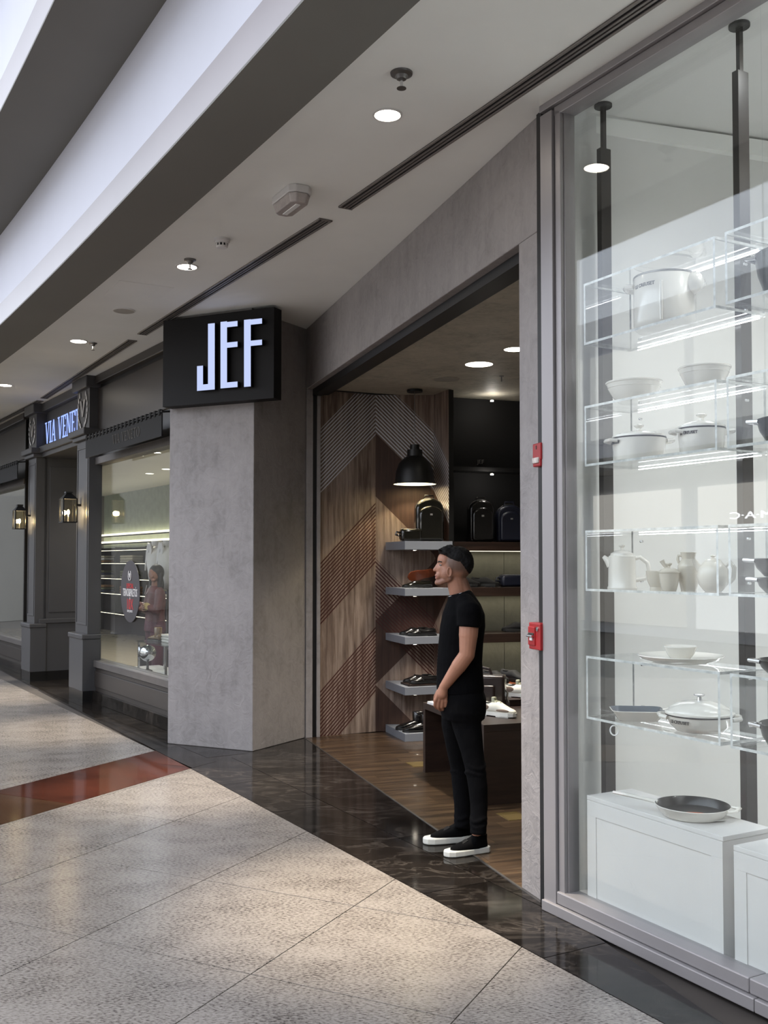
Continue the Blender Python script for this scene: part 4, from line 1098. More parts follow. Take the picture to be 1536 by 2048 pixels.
# lanterns
MT['flame'] = emis('lantern_bulb', (1.0,.82,.48), 30.0)
MT['lantern_glass'] = glass_mat('lantern_glass', (.9,.86,.76), .06)
def lantern(x, z, s, lab):
    t = thing('carriage_lantern', lab, 'lantern', VI.w(x, -.27, z), VI.rot, 'black wall lanterns beside the doorway')
    a_ = .075*s; h_ = .26*s
    MB().box(-a_-.01, a_+.01, -a_-.01, a_+.01, -.012, 0).build('base', MT['black'], t)
    for sx_ in (-1, 1):
        for sy_ in (-1, 1):
            MB().box(sx_*a_-.007, sx_*a_+.007, sy_*a_-.007, sy_*a_+.007, 0, h_).build('corner_bar', MT['black'], t)
    mb = MB(); mb.add([(-a_-.012,-a_-.012,h_),(a_+.012,-a_-.012,h_),(a_+.012,a_+.012,h_),(-a_-.012,a_+.012,h_),(-.03,-.03,h_+.07),(.03,-.03,h_+.07),(.03,.03,h_+.07),(-.03,.03,h_+.07)], [(3,2,1,0),(4,5,6,7),(0,1,5,4),(1,2,6,5),(2,3,7,6),(3,0,4,7)])
    mb.build('roof', MT['black'], t); MB().box(-.04, .04, -.04, .04, h_+.07, h_+.09).build('finial', MT['black'], t)
    MB().box(-.02, .02, a_, .15, h_*.7, h_*.8).build('bracket', MT['black'], t)
    MB().box(-a_+.006, a_-.006, -a_-.002, -a_+.001, .005, h_-.003).build('glass_pane', MT['lantern_glass'], t)
    MB().box(-a_-.002, -a_+.001, -a_+.006, a_-.006, .005, h_-.003).build('glass_pane', MT['lantern_glass'], t)
    MB().box(a_-.001, a_+.002, -a_+.006, a_-.006, .005, h_-.003).build('glass_pane', MT['lantern_glass'], t)
    MB().lathe([(.008,0),(.008,.07*s),(.005,.075*s)], (0,0,0), 10).build('candle', MT['white'], t)
    MB().ell((0,0,.11*s), (.016,.016,.032), 12, 8).build('bulb', MT['flame'], t, smooth='all')
    lamp('light', 'POINT', (0,0,.11*s), 5, (1.0,.78,.45), t, soft=.03)
lantern((xs_r0+xs_r1)/2-.07, vz(153, 1042, -.25), 1.05, 'black lantern with glowing bulb on the right pilaster, beside the big window')
lantern((xs_l0+xs_l1)/2-.07, vz(58, 1055, -.25), .95, 'black lantern with glowing bulb on the left pilaster, beyond the doorway')
# ------------------------------------------------------------------ tailor shop interior
MT['pale_green'] = M('pale_sage_wall', srgb(168,176,160), .6)
ti = MB().box(-20, .3, .12, 4.25, 3.32, 3.4).build('ceiling', MT['white'], None, loc=V0, rotz=VI.rot); tag(ti, kind='structure')
tb = tag(MB().box(-20, .6, 4.15, 4.2, 0, 3.32).build('wall_back', MT['pale_green'], None, loc=V0, rotz=VI.rot), kind='structure')
_dl = [VI.loc(gp(a_, b_, 3.32)) for a_, b_ in ((229,916), (277,911), (312,905), (299,947), (332,938))]
for i, (xx, yy) in enumerate(_dl + [(-4.2,1.2), (-1.0,.9)]):
    labs = ['leftmost in the front row', 'middle in the front row', 'rightmost in the front row', 'left in the back row', 'right in the back row', 'over the doorway', 'over the display behind the big window']
    t = thing('ceiling_downlight', f'small round tailor shop downlight, {labs[i]}', 'light', VI.w(xx, yy, 3.32), 0, 'tailor shop downlights')
    MB().lathe([(.09,0),(.085,-.006),(.075,-.002)], seg=20, close=False).build('trim_ring', MT['white'], t); MB().lathe([(.076,-.003),(0,-.003)], seg=20).build('lens', MT['interior_emit'], t)
    lamp('light', 'SPOT', (0,0,-.02), 60, (1.0,.93,.8), t, angle=120, blend=.7, soft=.06)
t = thing('cove_light', 'long warm cove light strips high on the tailor shop back wall', 'light', V0, VI.rot)
MT['cove'] = emis('warm_cove', (1.0,.90,.62), 1.5)
for z_ in (2.30, 2.12):
    MB().box(-19, 1.0, 4.02, 4.10, z_-.03, z_+.0).build('ledge', MT['darkgrey'], t); MB().box(-19, 1.0, 4.04, 4.13, z_, z_+.045).build('strip', MT['cove'], t)
# back shelving with boxes and folded clothes
t = thing('display_shelving', 'long dark back-wall shelving with lit ledges deep in the tailor shop', 'shelves', VI.w(0, 3.7), VI.rot)
for z_ in (.5, .95, 1.3, 1.65, 1.95): MB().box(-19, 1.1, 0, .38, z_-.02, z_).build('shelf', MT['dark_panel'], t); MB().box(-19, 1.1, .0, .012, z_-.03, z_-.021).build('light_strip', MT['cove'], t)
MB().box(-19, 1.1, .385, .40, 0, 2.0).build('back_panel', MT['dark_panel'], t)
for xx in (-19, -17, -15, -13, -11, -9, -7, -5, -3, -1, 1.08): MB().box(xx, xx+.03, 0, .38, 0, 2.0).build('upright', MT['dark_panel'], t)
clothm = [M('folded_cloth_'+n_, c_, .85) for n_, c_ in (('cream', srgb(196,188,168)), ('navy', srgb(40,48,70)), ('olive', srgb(96,98,70)), ('tan', srgb(150,112,70)), ('white', srgb(214,212,206)))]
cn = ['cream', 'navy', 'olive', 'tan', 'white']
zlab = {.5:'lowest lit', .95:'second', 1.3:'third', 1.65:'fourth', 1.95:'top'}
for z_ in (.95, 1.3, 1.65):
    for k_, xx in enumerate((-16.2, -14.4, -12.4, -10.3, -8.4, -6.2)):
        ci2 = (k_*2+int(z_*10)) % 5
        pos = ['at its far left', 'left of centre', 'just left of its middle', 'just right of its middle', 'right of centre', 'at its far right'][k_]
        o = thing('folded_clothes', f'pile of folded {cn[ci2]} clothes on the {zlab[z_]} tailor shelf, {pos}', 'clothes', VI.w(xx, 3.88, z_), VI.rot, 'folded clothes on the tailor shop shelves')
        for j_ in range(3): MB().box(-.42, .42, -.13, .13, .055*j_, .055*j_+.05).build('folded_garment', clothm[(ci2+j_*(k_ % 2)) % 5], o, bevel=.018)
# oval promotion panel on the glass
oy = .013
ox0, ox1 = vx(243, oy), vx(281, oy); oz0, oz1 = vz(262, 1245, oy), vz(262, 1121, oy)
t = thing('oval_window_sign', 'dark oval promotion sign with red and white print on the tailor shop glass', 'sign', VI.w((ox0+ox1)/2, oy, (oz0+oz1)/2), VI.rot)
MT['oval'] = M('charcoal_print', srgb(58,54,58), .5); MT['print_red'] = M('red_print', srgb(196,44,44), .5); MT['print_white'] = M('white_print', srgb(220,216,214), .5)
a_, b_ = (ox1-ox0)/2, (oz1-oz0)/2
MB().prism([(a_*math.cos(q), b_*math.sin(q)) for q in [2*math.pi*k_/48 for k_ in range(48)]], 0, .006, mat=UPRIGHT).build('panel', MT['oval'], t)
wreath(t, 0, -.0062, b_*.52, .10, MT['print_white'])
for s_, z_, sz, m_, k_ in (('ESPECIAL', b_*.17, .075, 'print_red', .75), ('TERNOS&PALETÓS', -b_*.05, .12, 'print_white', .46), ('a', -b_*.21, .05, 'print_white', 1), ('10X', -b_*.43, .17, 'print_red', .75), ('SEM JUROS', -b_*.64, .035, 'print_white', 1)):
    text_mb(s_, sz, .0008, Matrix.Translation((0, -.0072, z_)) @ UPRIGHT, sx=k_).build('lettering', MT[m_], t)
# glass display stand, boot, globe ornament, shirt busts behind the window
MT['clear_shelf'] = glass_mat('clear_glass_shelf', (.92,.96,.95), .06)
def vspot(px, d, z): q = VI.w(vx(px, d), d, z); return q
zsh = vz(318, 1283, .42)
t = thing('glass_display_table', 'low clear glass display table behind the tailor shop window', 'table', vspot(325, .42, 0), VI.rot)
MB().box(-.42, .5, -.16, .2, zsh-.012, zsh).build('table_top', MT['clear_shelf'], t)
for xx in (-.40, .46):
    for yy in (-.14, .17): MB().box(xx, xx+.02, yy, yy+.02, 0, zsh-.012).build('leg', MT['chrome'], t)
zlo = vz(318, 1340, .42)
MB().box(-.9, .5, -.2, .3, zlo-.06, zlo-.03).build('lower_shelf', MT['white'], t)
MT['bronze_leather'] = M('bronze_leather', srgb(124,96,58), .25, coat=.5)
def boot(par_loc, rz, s, lab, mat, solem, grp=None, ankle=.16, cat='boot', nm='ankle_boot'):
    t = thing(nm, lab, cat, par_loc, rz, grp)
    # side profile sections along local x (toe +x)
    secs = [(-.125,.030,.036,.075),(-.115,.036,.040,.09),(-.06,.037,.038,.085),(0,.042,.036,.075),(.06,.048,.034,.062),(.11,.046,.028,.045),(.145,.032,.02,.034),(.158,.012,.01,.028)]
    mb = MB(); n_ = 14; vs_ = []; fs = []
    for (x, w, hh, top) in secs:
        for k_ in range(n_):
            q = 2*math.pi*k_/n_; y = w*math.cos(q); z = .018+(top-.018)*(.5+.5*math.sin(q))
            vs_.append((x*s, y*s, z*s))
    for i in range(len(secs)-1): fs += [(i*n_+k_, (i+1)*n_+k_, (i+1)*n_+(k_+1)%n_, i*n_+(k_+1)%n_) for k_ in range(n_)]
    fs += [tuple(range(n_)), tuple((len(secs)-1)*n_+k_ for k_ in range(n_))[::-1]]
    mb.add(vs_, fs)
    if ankle: mb.lathe([(.046,.05),(.047,.09),(.05,ankle),(.047,ankle+.002),(.043,ankle-.01),(.04,.06)], (-.065,0,0), 18, sx=1.2, sy=.85, close=False)
    if ankle: 
        mb.v[len(vs_):] = [(x*s, y*s, z*s) for x, y, z in mb.v[len(vs_):]]
    mb.build('upper', mat, t, smooth='all', fix=False)
    so = [(-.132,.034),(-.10,.040),(-.03,.040),(.06,.052),(.12,.048),(.155,.026),(.166,0)]
    pl = [(x*s, y*s) for x, y in so] + [(x*s, -y*s) for x, y in so[::-1][1:]]
    MB().prism(pl, 0.0, .020*s).build('sole', solem, t, bevel=.003)
    MB().prism([(-.13*s,.033*s),(-.05*s,.039*s),(-.05*s,-.039*s),(-.13*s,-.033*s)], .0, .006*s).build('heel', solem, t)
    return t
boot(vspot(312, .40, zsh+.0005), VI.rot+math.pi+.1, 1.0, 'shiny bronze ankle boot on the glass display table', MT['bronze_leather'], MT['dark_panel'])
p = vspot(335, .50, zsh+.0005)
t = thing('stacked_shirts', 'folded white shirts on the glass display table', 'clothes', p, VI.rot)
for j_ in range(3): MB().box(-.02, .26, -.08, .08, .03*j_, .03*j_+.028).build('folded_garment', clothm[4], t, bevel=.01)
p = vspot(297, .36, zlo-.0295)
t = thing('globe_ornament', 'silver globe ornament on a small stand below the display table', 'ornament', p, 0)
MB().lathe([(.055,0),(.055,.012),(.015,.03),(.012,.11),(.02,.12)], seg=20).build('stand', MT['steel'], t, smooth=True)
MB().ell((0,0,.21), (.095,.095,.095), 24, 16).build('sphere', MT['chrome'], t, smooth='all')
def bust(p, rz, lab, grp):
    t = thing('shirt_bust', lab, 'mannequin', p, rz, grp)
    MB().lathe([(.11,0),(.11,.015),(.02,.03),(.015,.75),(.02,.78)], seg=20).build('stand', MT['steel'], t, smooth=True)
    MB().lathe([(.13,.78),(.15,.9),(.19,1.1),(.2,1.22),(.15,1.30),(.07,1.335),(.06,1.37)], seg=24, sy=.62).build('shirt', clothm[4], t, smooth='all')
    mb = MB().lathe([(.062,1.35),(.072,1.42),(.066,1.42),(.058,1.355)], seg=20, close=False); mb.build('collar', MT['white'], t, smooth=True)
    MB().prism([(-.02,1.36),(.05,1.40),(.10,1.30),(.05,1.16)], -.01, .01, mat=Matrix(((1,0,0,0),(0,0,-1,-.10),(0,1,0,0),(0,0,0,1)))).build('lapel', MT['white'], t)
    MB().prism([(.02,1.36),(-.05,1.40),(-.11,1.28),(-.16,1.02),(-.05,1.22)], -.01, .01, mat=Matrix(((1,0,0,0),(0,0,-1,-.10),(0,1,0,0),(0,0,0,1)))).build('lapel', MT['white'], t)
bust(vspot(313, 1.15, .52), VI.rot, 'white shirt bust on a stand behind the person in the shop window', 'shirt busts in the tailor shop')
bust(vspot(336, 1.1, .52), VI.rot, 'white shirt bust hard against the concrete column edge', 'shirt busts in the tailor shop')
for i, px in enumerate((313, 336)):
    q = vspot(px, 1.12, 0); bx2 = thing('display_block', ('dark display block under the left shirt bust', 'dark display block under the right shirt bust')[i], 'block', q, VI.rot)
    MB().box(-.17, .17, -.17, .2, 0, .5).build('body', MT['dark_panel'], bx2, bevel=.004); MB().box(-.18, .18, -.18, .21, .5, .52).build('top', MT['dark_panel'], bx2, bevel=.004)
# ================================================================== concrete-fronted shoe shop: interior
W0, W1 = gp(640, 1473), gp(751, 1463)
W2 = gp(868, 1463)
R1 = ST.w(ST.loc(gp(911, 1480))[0], .10)
SW = F/9.6
def chevron_mat(name, mode, x_off):
    m, nt, p = new_mat(name)
    tc = nt.nodes.new('ShaderNodeTexCoord'); sp = nt.nodes.new('ShaderNodeSeparateXYZ'); nt.links.new(tc.outputs['Object'], sp.inputs[0])
    X = (E(nt, sp.outputs[0]) + x_off) * SW; Q = (E(nt, sp.outputs[2]) - H) * SW
    mp = nt.nodes.new('ShaderNodeMapping'); mp.inputs['Scale'].default_value = (16, 16, 1.1); nt.links.new(tc.outputs['Object'], mp.inputs['Vector'])
    n1 = noise_n(nt, mp.outputs[0], 1.3, 7, .68, .35)
    wood = ramp(nt, n1, [(.30, srgb(70,58,51)), (.45, srgb(114,98,88)), (.58, srgb(142,126,115)), (.75, srgb(168,152,141))])
    # wide vertical board seams printed in the laminate
    n0 = nt.nodes.new('ShaderNodeTexWhiteNoise'); n0.noise_dimensions = '1D'
    nt.links.new((X*.034).op('FLOOR').k, n0.inputs['W'])
    wood = mixc(nt, E(nt, n0.outputs['Value'])*.35, wood, srgb(100,76,62))
    dark = ramp(nt, n1, [(.3, srgb(48,34,28)), (.7, srgb(78,56,46))])
    if mode == 'left':
        K = Q - X
        grey = K.band(261, 389); red = K.band(-3, 125).mx(K.band(-261, -131)); solid = None
        ph = (K * (1/7.9)).fract()
    else:
        D = (Q*-1 - X) + 374.0; R = (X - Q) + 1876.0
        grey = D.band(-13, 110)
        red = D.band(366, 495)
        solid = (D.band(110, 239).mx(R.band(1994, 2123)) .mx(D.band(622, 760)))
        ph = (D * (1/7.9)).fract()
    col_ = wood
    if solid is not None: col_ = mixc(nt, solid, col_, dark)
    col_ = mixc(nt, red * ph.lt(.45), col_, srgb(64,30,26))
    col_ = mixc(nt, grey * .35, col_, srgb(84,74,70))
    col_ = mixc(nt, grey * ph.lt(.42), col_, srgb(196,195,200))
    nt.links.new(col_, p.inputs['Base Color']); p.inputs['Roughness'].default_value = .5; p.inputs['Specular IOR Level'].default_value = .3
    return m
wp = struct('wall_left_panelling')
def panel_seg(a, b, mat, nm, x_off=0):
    fr = Fr(a, b.x-a.x, b.y-a.y); L_ = math.hypot(b.x-a.x, b.y-a.y)
    return MB().box(0, L_, 0, .03, 0, LB+.004).build(nm, mat, wp, loc=(a.x, a.y, 0), rotz=fr.rot)
L1 = (W1-W0).length
panel_seg(W0, W1, chevron_mat('chevron_wood_left', 'left', -L1), 'wood_panel')
panel_seg(W1, W2, chevron_mat('chevron_wood_right', 'right', 0.0), 'wood_panel')
L2 = (W2-W1).length
panel_seg(W2, R1, chevron_mat('chevron_wood_return', 'right', L2), 'wood_panel')
# floating shelves
MT['shelf_grey'] = M('grey_shelf_laminate', srgb(126,130,138), .45, vary=(3, .03))
c_back = ST.loc(gp(776, 1466)); zsF = []
for i, (yt, yb) in enumerate(((1082,1099), (1177,1192), (1274,1289), (1375,1391), (1468,1484))):
    z1_ = ST.hit(812, yt, 0)[1]; z0_ = ST.hit(812, yb, 0)[1]
    zsF.append(z1_)
    names = ['topmost grey floating shelf, carrying the shiny black backpack', 'second grey floating shelf from the top, carrying an upturned shoe', 'third grey floating shelf from the top, with black loafers', 'fourth grey floating shelf, with shoes on a black board', 'grey shelf resting on the floor, with black ankle boots']
    t = thing('display_shelf', names[i], 'shelf', ST.w(0, 0, z0_ if i < 4 else 0), ST.rot, 'grey display shelves on the wood wall')
    hh = z1_-z0_; wloc = ST.loc(R1)[0]-.004
    poly = [(0,0), (wloc,.0), (wloc, ST.loc(R1)[1]-.004), (ST.loc(W2)[0]-.01, ST.loc(W2)[1]-.012), (ST.loc(gp(776,1466))[0], ST.loc(W1)[1]*.0 + ST.loc(W1 + (W2-W1)*.22)[1]-.006)]
    MB().prism(poly, 0, hh).build('board', MT['shelf_grey'], t, bevel=.002)
    if i < 4:
        MB().lathe([(.022,0),(.022,-.006),(.018,-.007)], (.12,.06,0), 16).build('spot_housing', MT['chrome'], t, smooth=True)
        MB().lathe([(.017,-.0075),(0,-.0075)], (.12,.06,0), 16).build('spot_lens', MT['warm_emit'] if i in (0,2) else MT['interior_emit'], t)
        lamp('light', 'SPOT', (.2,.2,-.012), 2.2, (1.0,.9,.75), t, angle=120, blend=.6, soft=.02)
# pendant lamp
pc = ST.w(ST.loc(gp(836, 777, LB))[0], .22); zr = ST.hit(836, 969, .22)[1]; zt2 = ST.hit(836, 889, .22)[1]
R_ = 86*pc.y/F/2; hl = zt2-zr
t = thing('pendant_lamp', 'black dome pendant lamp with white inside over the backpack shelf', 'lamp', (pc.x, pc.y, zr))
MB().lathe([(R_,0),(R_,.008),(R_*.93,.012),(R_*.88,hl*.3),(R_*.74,hl*.52),(R_*.5,hl*.66),(R_*.36,hl*.70)], seg=40, close=False).build('shade', MT['black'], t, smooth=True)
MT['lamp_inside'] = M('white_shade_lining', srgb(236,228,200), .6, emit=(1.0,.9,.62), estr=.9)
MB().lathe([(R_*.985,.002),(R_*.9,.014),(R_*.85,hl*.3),(R_*.70,hl*.5),(R_*.4,hl*.64),(0,hl*.66)], seg=40, close=False).build('shade_lining', MT['lamp_inside'], t, smooth=True)
MB().lathe([(R_*.36,hl*.69),(R_*.36,hl*.86),(R_*.22,hl*.86),(R_*.22,hl*.99),(R_*.05,hl*1.0)], seg=28).build('cap', MT['black'], t, smooth=True)
MB().tube([(0,0,hl*.99), (0,0,LB-zr)], .0035, 6).build('cord', MT['steel'], t)
MB().lathe([(.075,LB-zr-.02),(.075,LB-zr)], seg=28).build('canopy', MT['black'], t, smooth=True)
MB().ell((0,0,hl*.3), (.035,.035,.05), 14, 8).build('bulb', emis('pendant_bulb', (1.0,.86,.58), 12), t, smooth='all')
lamp('light', 'SPOT', (0,0,hl*.22), 26, (1.0,.82,.50), t, angle=112, blend=.25, soft=.03)
# shop ceiling lights
for i, (px, py, wpx, lit) in enumerate(((958,728,58,1), (1030,698,46,1), (893,758,54,0))):
    p = gp(px, py, LB+.005); r = wpx*p.y/F/2
    labs = ['lit round ceiling light in the middle of the shoe shop', 'lit round ceiling light partly behind the right concrete jamb', 'unlit round ceiling light near the wood wall']
    t = thing('ceiling_light', labs[i], 'light', p, 0, 'round shoe shop ceiling lights')
    MB().lathe([(r,0),(r,-.004),(r*.96,-.005)], seg=32, close=False).build('rim', MT['plaster_dark'], t, smooth=True)
    MB().lathe([(r*.96,-.004),(0,-.004)], seg=32).build('lens', MT['interior_emit'] if lit else MT['interior_dim'], t)
    if lit: lamp('light', 'SPOT', (0,0,-.02), 108, (1.0,.92,.80), t, angle=110, blend=.8, soft=.1)
p = gp(1003, 752, LB+.004)
t = thing('sprinkler', 'small dark sprinkler on the shoe shop ceiling', 'sprinkler', p, 0, 'ceiling sprinklers')
MB().lathe([(.02,0),(.018,-.006)], seg=16).build('escutcheon', MT['steel'], t); MB().tube([(0,0,-.004),(0,0,-.05)], .006, 8).build('stem', MT['steel'], t)
# wall unit on the right
UF = Fr(R1, .95, .31)
t = thing('wall_shelf_unit', 'tall dark wall shelving with black top compartment behind the man', 'shelves', R1, UF.rot)
MT['dark_wood'] = wood_mat('dark_wenge', (srgb(30,20,16), srgb(46,32,26), srgb(60,44,36)), .4, axis=(1.2,10,14))
MT['unit_back'] = plaster_mat('grey_green_backing', srgb(118,116,104), .1, .2)
UW = 2.2
MB().box(0, .05, 0, .45, 0, LB).build('side_panel', MT['black'], t)
MB().box(.05, UW, .42, .45, zsF[0]-.04, LB).build('back_panel', MT['black_soft'], t)
for k_ in range(3): MB().box(.05+k_*.72, .765+k_*.72, .42, .45, 0, zsF[0]-.05).build('back_panel', MT['unit_back'], t)
UZ = []
for i, z_ in enumerate(zsF[:4]):
    MB().box(.05, UW, .03, .42, z_-.085, z_).build('shelf', MT['dark_wood'], t, bevel=.002); UZ.append(z_)
    MB().box(.1, UW-.1, .30, .315, z_-.089, z_-.0852).build('light_strip', MT['cove'], t)  # strips and their lamps are added to brighten the back panels
    lamp('light', 'AREA', (UW/2, .30, z_-.092), .5, (1.0,.95,.8), t, sx=UW*.9, sy=.012)
MB().box(.05, UW, .0, .42, 0, .12).build('base', MT['dark_wood'], t)
zmid = UF.hit(985, 950, .2)[1]
MB().box(.05, UW, .2, .42, 2.55, 2.59).build('shelf', MT['black'], t)
for (px, py) in ((984, 803), (984, 950)):
    x_, z_ = UF.hit(px, py, .12)
    MB().lathe([(.014,0),(.014,.012)], (x_, .12, z_), 14).build('spot_lamp', MT['warm_emit'], t, smooth=True)
    lamp('light', 'POINT', (x_, .12, z_-.03), .5, (1,.95,.88), t, soft=.02)
# brand lettering inside the top compartment (dim)
MT['dim_letter'] = M('dim_white_letter', srgb(120,118,116), .5)
x_, z_ = UF.hit(962, 924, .40)
text_mb('JEF', .06, .004, Matrix.Translation((x_, .41, z_)) @ UPRIGHT).build('lettering', MT['dim_letter'], t)
# table
TB = Fr(gp(968, 1612), .949, .316); tl = TB.loc(gp(850, 1543))[1]
zT = TB.hit(968, 1450, 0)[1]
t = thing('display_table', 'dark brown open-sided display table behind the man', 'table', TB.P, TB.rot)
TW = .95
MB().box(0, TW, 0, .045, 0, zT-.05).build('end_panel', MT['dark_wood'], t, bevel=.002)
MB().box(0, TW, tl-.045, tl, 0, zT-.05).build('end_panel', MT['dark_wood'], t, bevel=.002)
MB().box(0, TW, 0, tl, zT-.05, zT).build('top', MT['dark_wood'], t, bevel=.002)
def on_table(px, py): 
    q = gp(px, py, zT); q.z = zT+.0005; return q
t = thing('white_booklet', 'white booklet at the far corner of the dark display table', 'booklet', on_table(862, 1408), TB.rot+.1)
MB().box(-.02, .16, -.13, .03, 0, .004).build('cover', MT['white'], t); MB().box(-.018, .158, -.128, .028, .004, .018).build('pages', MT['white'], t, bevel=.001)
# leather goods
MT['black_leather'] = M('black_leather', srgb(16,15,16), .22, coat=.35, bump=(90,.12), vary=(4,.2))
MT['glossy_leather'] = M('glossy_black_leather', srgb(20,19,15), .14, coat=.6, vary=(4,.2))
MT['navy_leather'] = M('navy_leather', srgb(24,28,44), .4, bump=(90,.12))
MT['brown_leather'] = M('dark_brown_leather', srgb(36,24,22), .3, coat=.3, bump=(80,.12))
MT['tan_leather'] = M('tan_leather', srgb(112,60,32), .4)
MT['sole_brown'] = M('brown_leather_sole', srgb(92,46,28), .25, coat=.3, vary=(9,.35))
MT['rubber'] = M('black_rubber', srgb(12,12,12), .6)
def backpack(p, rz, w, hh, d, lab, mat, grp='bags in the shoe shop'):
    t = thing('backpack', lab, 'backpack', p, rz, grp)
    def rounded(w_, h_, n_=8):
        pl = [(-w_/2+.01,0),(w_/2-.01,0),(w_/2,.02)]
        for k_ in range(n_+1):
            q = math.pi*k_/n_; pl.append((w_/2*math.cos(q), h_-w_*.36 + w_*.36*math.sin(q)))
        pl.append((-w_/2,.02)); return pl
    MB().prism(rounded(w, hh), -d/2, d/2, mat=UPRIGHT).build('body', mat, t, bevel=.022, smooth=True)
    fp = MB().prism(rounded(w*.84, hh*.80), 0, .045, mat=Matrix.Translation((0,-d/2,.01)) @ UPRIGHT).build('front_pocket', mat, t, bevel=.02, smooth=True)
    MB().box(-.012,.012,-d/2-.048,-d/2-.045,hh*.6,hh*.64).build('badge', MT['silver'], fp)
    MB().tube([(-.05,0,hh-.01),(-.04,0,hh+.03),(.04,0,hh+.03),(.05,0,hh-.01)], .008, 8).build('top_handle', mat, t, smooth=True)
    for s_ in (-1,1): MB().tube([(s_*w*.3,d/2,hh*.92),(s_*w*.36,d/2+.03,hh*.6),(s_*w*.34,d/2+.01,.06)], .014, 8, flat=.5).build('shoulder_strap', mat, t, smooth=True)
    MB().tube([(w/2*.97*math.cos(q), -d*.18, hh-w*.36+w*.36*math.sin(q)+.004) for q in [math.pi*k_/10 for k_ in range(11)]], .004, 6).build('zip', MT['steel'], t, smooth=True)
    return t
z0_ = zsF[0]+.0006
p = ST.w(ST.hit(858, 1000, .20)[0], .20, z0_)
backpack(p, ST.rot-.15, .275, .41, .12, 'shiny black leather backpack under the pendant lamp', MT['glossy_leather'])
p = ST.w(ST.hit(818, 1000, .10)[0], .07, z0_)
t = thing('wash_bag', 'small black leather wash bag beside the shiny backpack', 'bag', p, ST.rot, 'bags in the shoe shop')
MB().box(-.10,.10,-.05,.05,0,.115).build('body', MT['glossy_leather'], t, bevel=.025, smooth=True)
MB().tube([(-.09,-.0,.114),(.09,.0,.114)], .004, 6).build('zip', MT['steel'], t)
MB().tube([(-.10,0,.08),(-.135,0,.085),(-.145,0,.06),(-.10,0,.05)], .009, 8).build('side_handle', MT['glossy_leather'], t, smooth=True)
for px, lab, mat, w_, hh_ in ((961, 'dim black backpack in the dark top compartment', MT['black_leather'], .25, .41), (1018, 'navy backpack with top handle beside the right concrete jamb', MT['navy_leather'], .27, .37)):
    p = UF.w(UF.hit(px, 1000, .2)[0], .2, UZ[0]+.0006); backpack(p, UF.rot-.2, w_, hh_, .13, lab, mat)
x_ = UF.hit(1026, 1160, .2)[0]
t = thing('wash_bag', 'navy wash bag with side handle on the second dark shelf', 'bag', UF.w(x_, .2, UZ[1]+.0006), UF.rot, 'bags in the shoe shop')
MB().box(-.14,.14,-.06,.06,0,.12).build('body', MT['navy_leather'], t, bevel=.025, smooth=True); MB().tube([(-.13,0,.12),(.13,0,.12)], .004, 6).build('zip', MT['steel'], t)
MB().tube([(-.14,0,.09),(-.175,0,.09),(-.185,0,.06),(-.14,0,.055)], .009, 8).build('side_handle', MT['navy_leather'], t, smooth=True)
# shoes: low shoe shape lofted from sections, toe towards +x
def low_shoe(p, rz, s, lab, mat, solem, style='loafer', grp='dress shoes on the shelves', roll=None):
    t = thing({'loafer':'loafer','oxford':'dress_shoe','chunky':'sneaker'}.get(style, style), lab, 'shoe', p, rz, grp)
    hk = 1.0
    secs = [(-.135,.022,.05),(-.125,.032,.068),(-.09,.037,.074),(-.05,.038,.068),(-.02,.038,.064),(.02,.041,.07),(.05,.045,.064),(.085,.047,.05),(.115,.043,.040),(.14,.030,.034),(.155,.012,.028)]
    if style == 'chunky': secs = [(-.135,.026,.085),(-.125,.036,.105),(-.09,.040,.098),(-.05,.041,.092),(-.02,.042,.10),(.02,.045,.105),(.05,.048,.09),(.085,.049,.072),(.115,.046,.060),(.14,.034,.052),(.155,.016,.045)]
    zb_ = .018 if style != 'chunky' else .034
    mb = MB(); n_ = 16; vs_ = []; fs = []
    for x, w, top in secs:
        for k_ in range(n_):
            q = 2*math.pi*k_/n_; c_, s_ = math.cos(q), math.sin(q)
            vs_.append((x*s, w*s*(abs(c_)**.8)*(1 if c_ > 0 else -1), (zb_+(top-zb_)*max(0, s_)**.8)*s if s_ > 0 else zb_*s*.98))
    for i in range(len(secs)-1): fs += [(i*n_+k_, (i+1)*n_+k_, (i+1)*n_+(k_+1)%n_, i*n_+(k_+1)%n_) for k_ in range(n_)]
    fs += [tuple(range(n_)), tuple((len(secs)-1)*n_+k_ for k_ in range(n_))[::-1]]
    mb.add(vs_, fs); mb.build('upper', mat, t, smooth='all')
    hi = secs[3][2]
    MB().lathe([(.03,0),(.031,.004),(.0,.0045)], (-.075*s,0,hi*s-.002), 16, sx=1.5*s, sy=.95*s).build('opening', MT['rubber'], t)
    so = [(-.142,.0),(-.138,.026),(-.10,.042),(-.03,.040),(.06,.051),(.12,.048),(.15,.028),(.163,0)]
    pl = [(x*s, y*s) for x, y in so] + [(x*s, -y*s) for x, y in so[::-1][1:-1]]
    MB().prism(pl, .006*s, zb_*s).build('sole', solem, t, bevel=.002)
    MB().prism([(-.138*s,.03*s),(-.06*s,.038*s),(-.06*s,-.038*s),(-.138*s,-.03*s)], 0, .007*s).build('heel', solem, t)
    if style == 'chunky': MB().prism([(.02*s,.046*s),(.12*s,.044*s),(.12*s,-.044*s),(.02*s,-.046*s)], 0, .007*s).build('outsole', solem, t)
    if style == 'loafer': MB().tube([(.03*s,-.046*s,.03*s),(.035*s,-.03*s,.066*s),(.035*s,.03*s,.066*s),(.03*s,.046*s,.03*s)], .006*s, 8).build('saddle_strap', mat, t, smooth=True)
    if style == 'oxford':
        for k_ in range(4): MB().tube([(.0+.015*k_,-.014,.071*s-.002*k_),(.005+.015*k_,.014,.071*s-.002*k_)], .0025, 6).build('lace', MT['black_soft'], t)
    return t
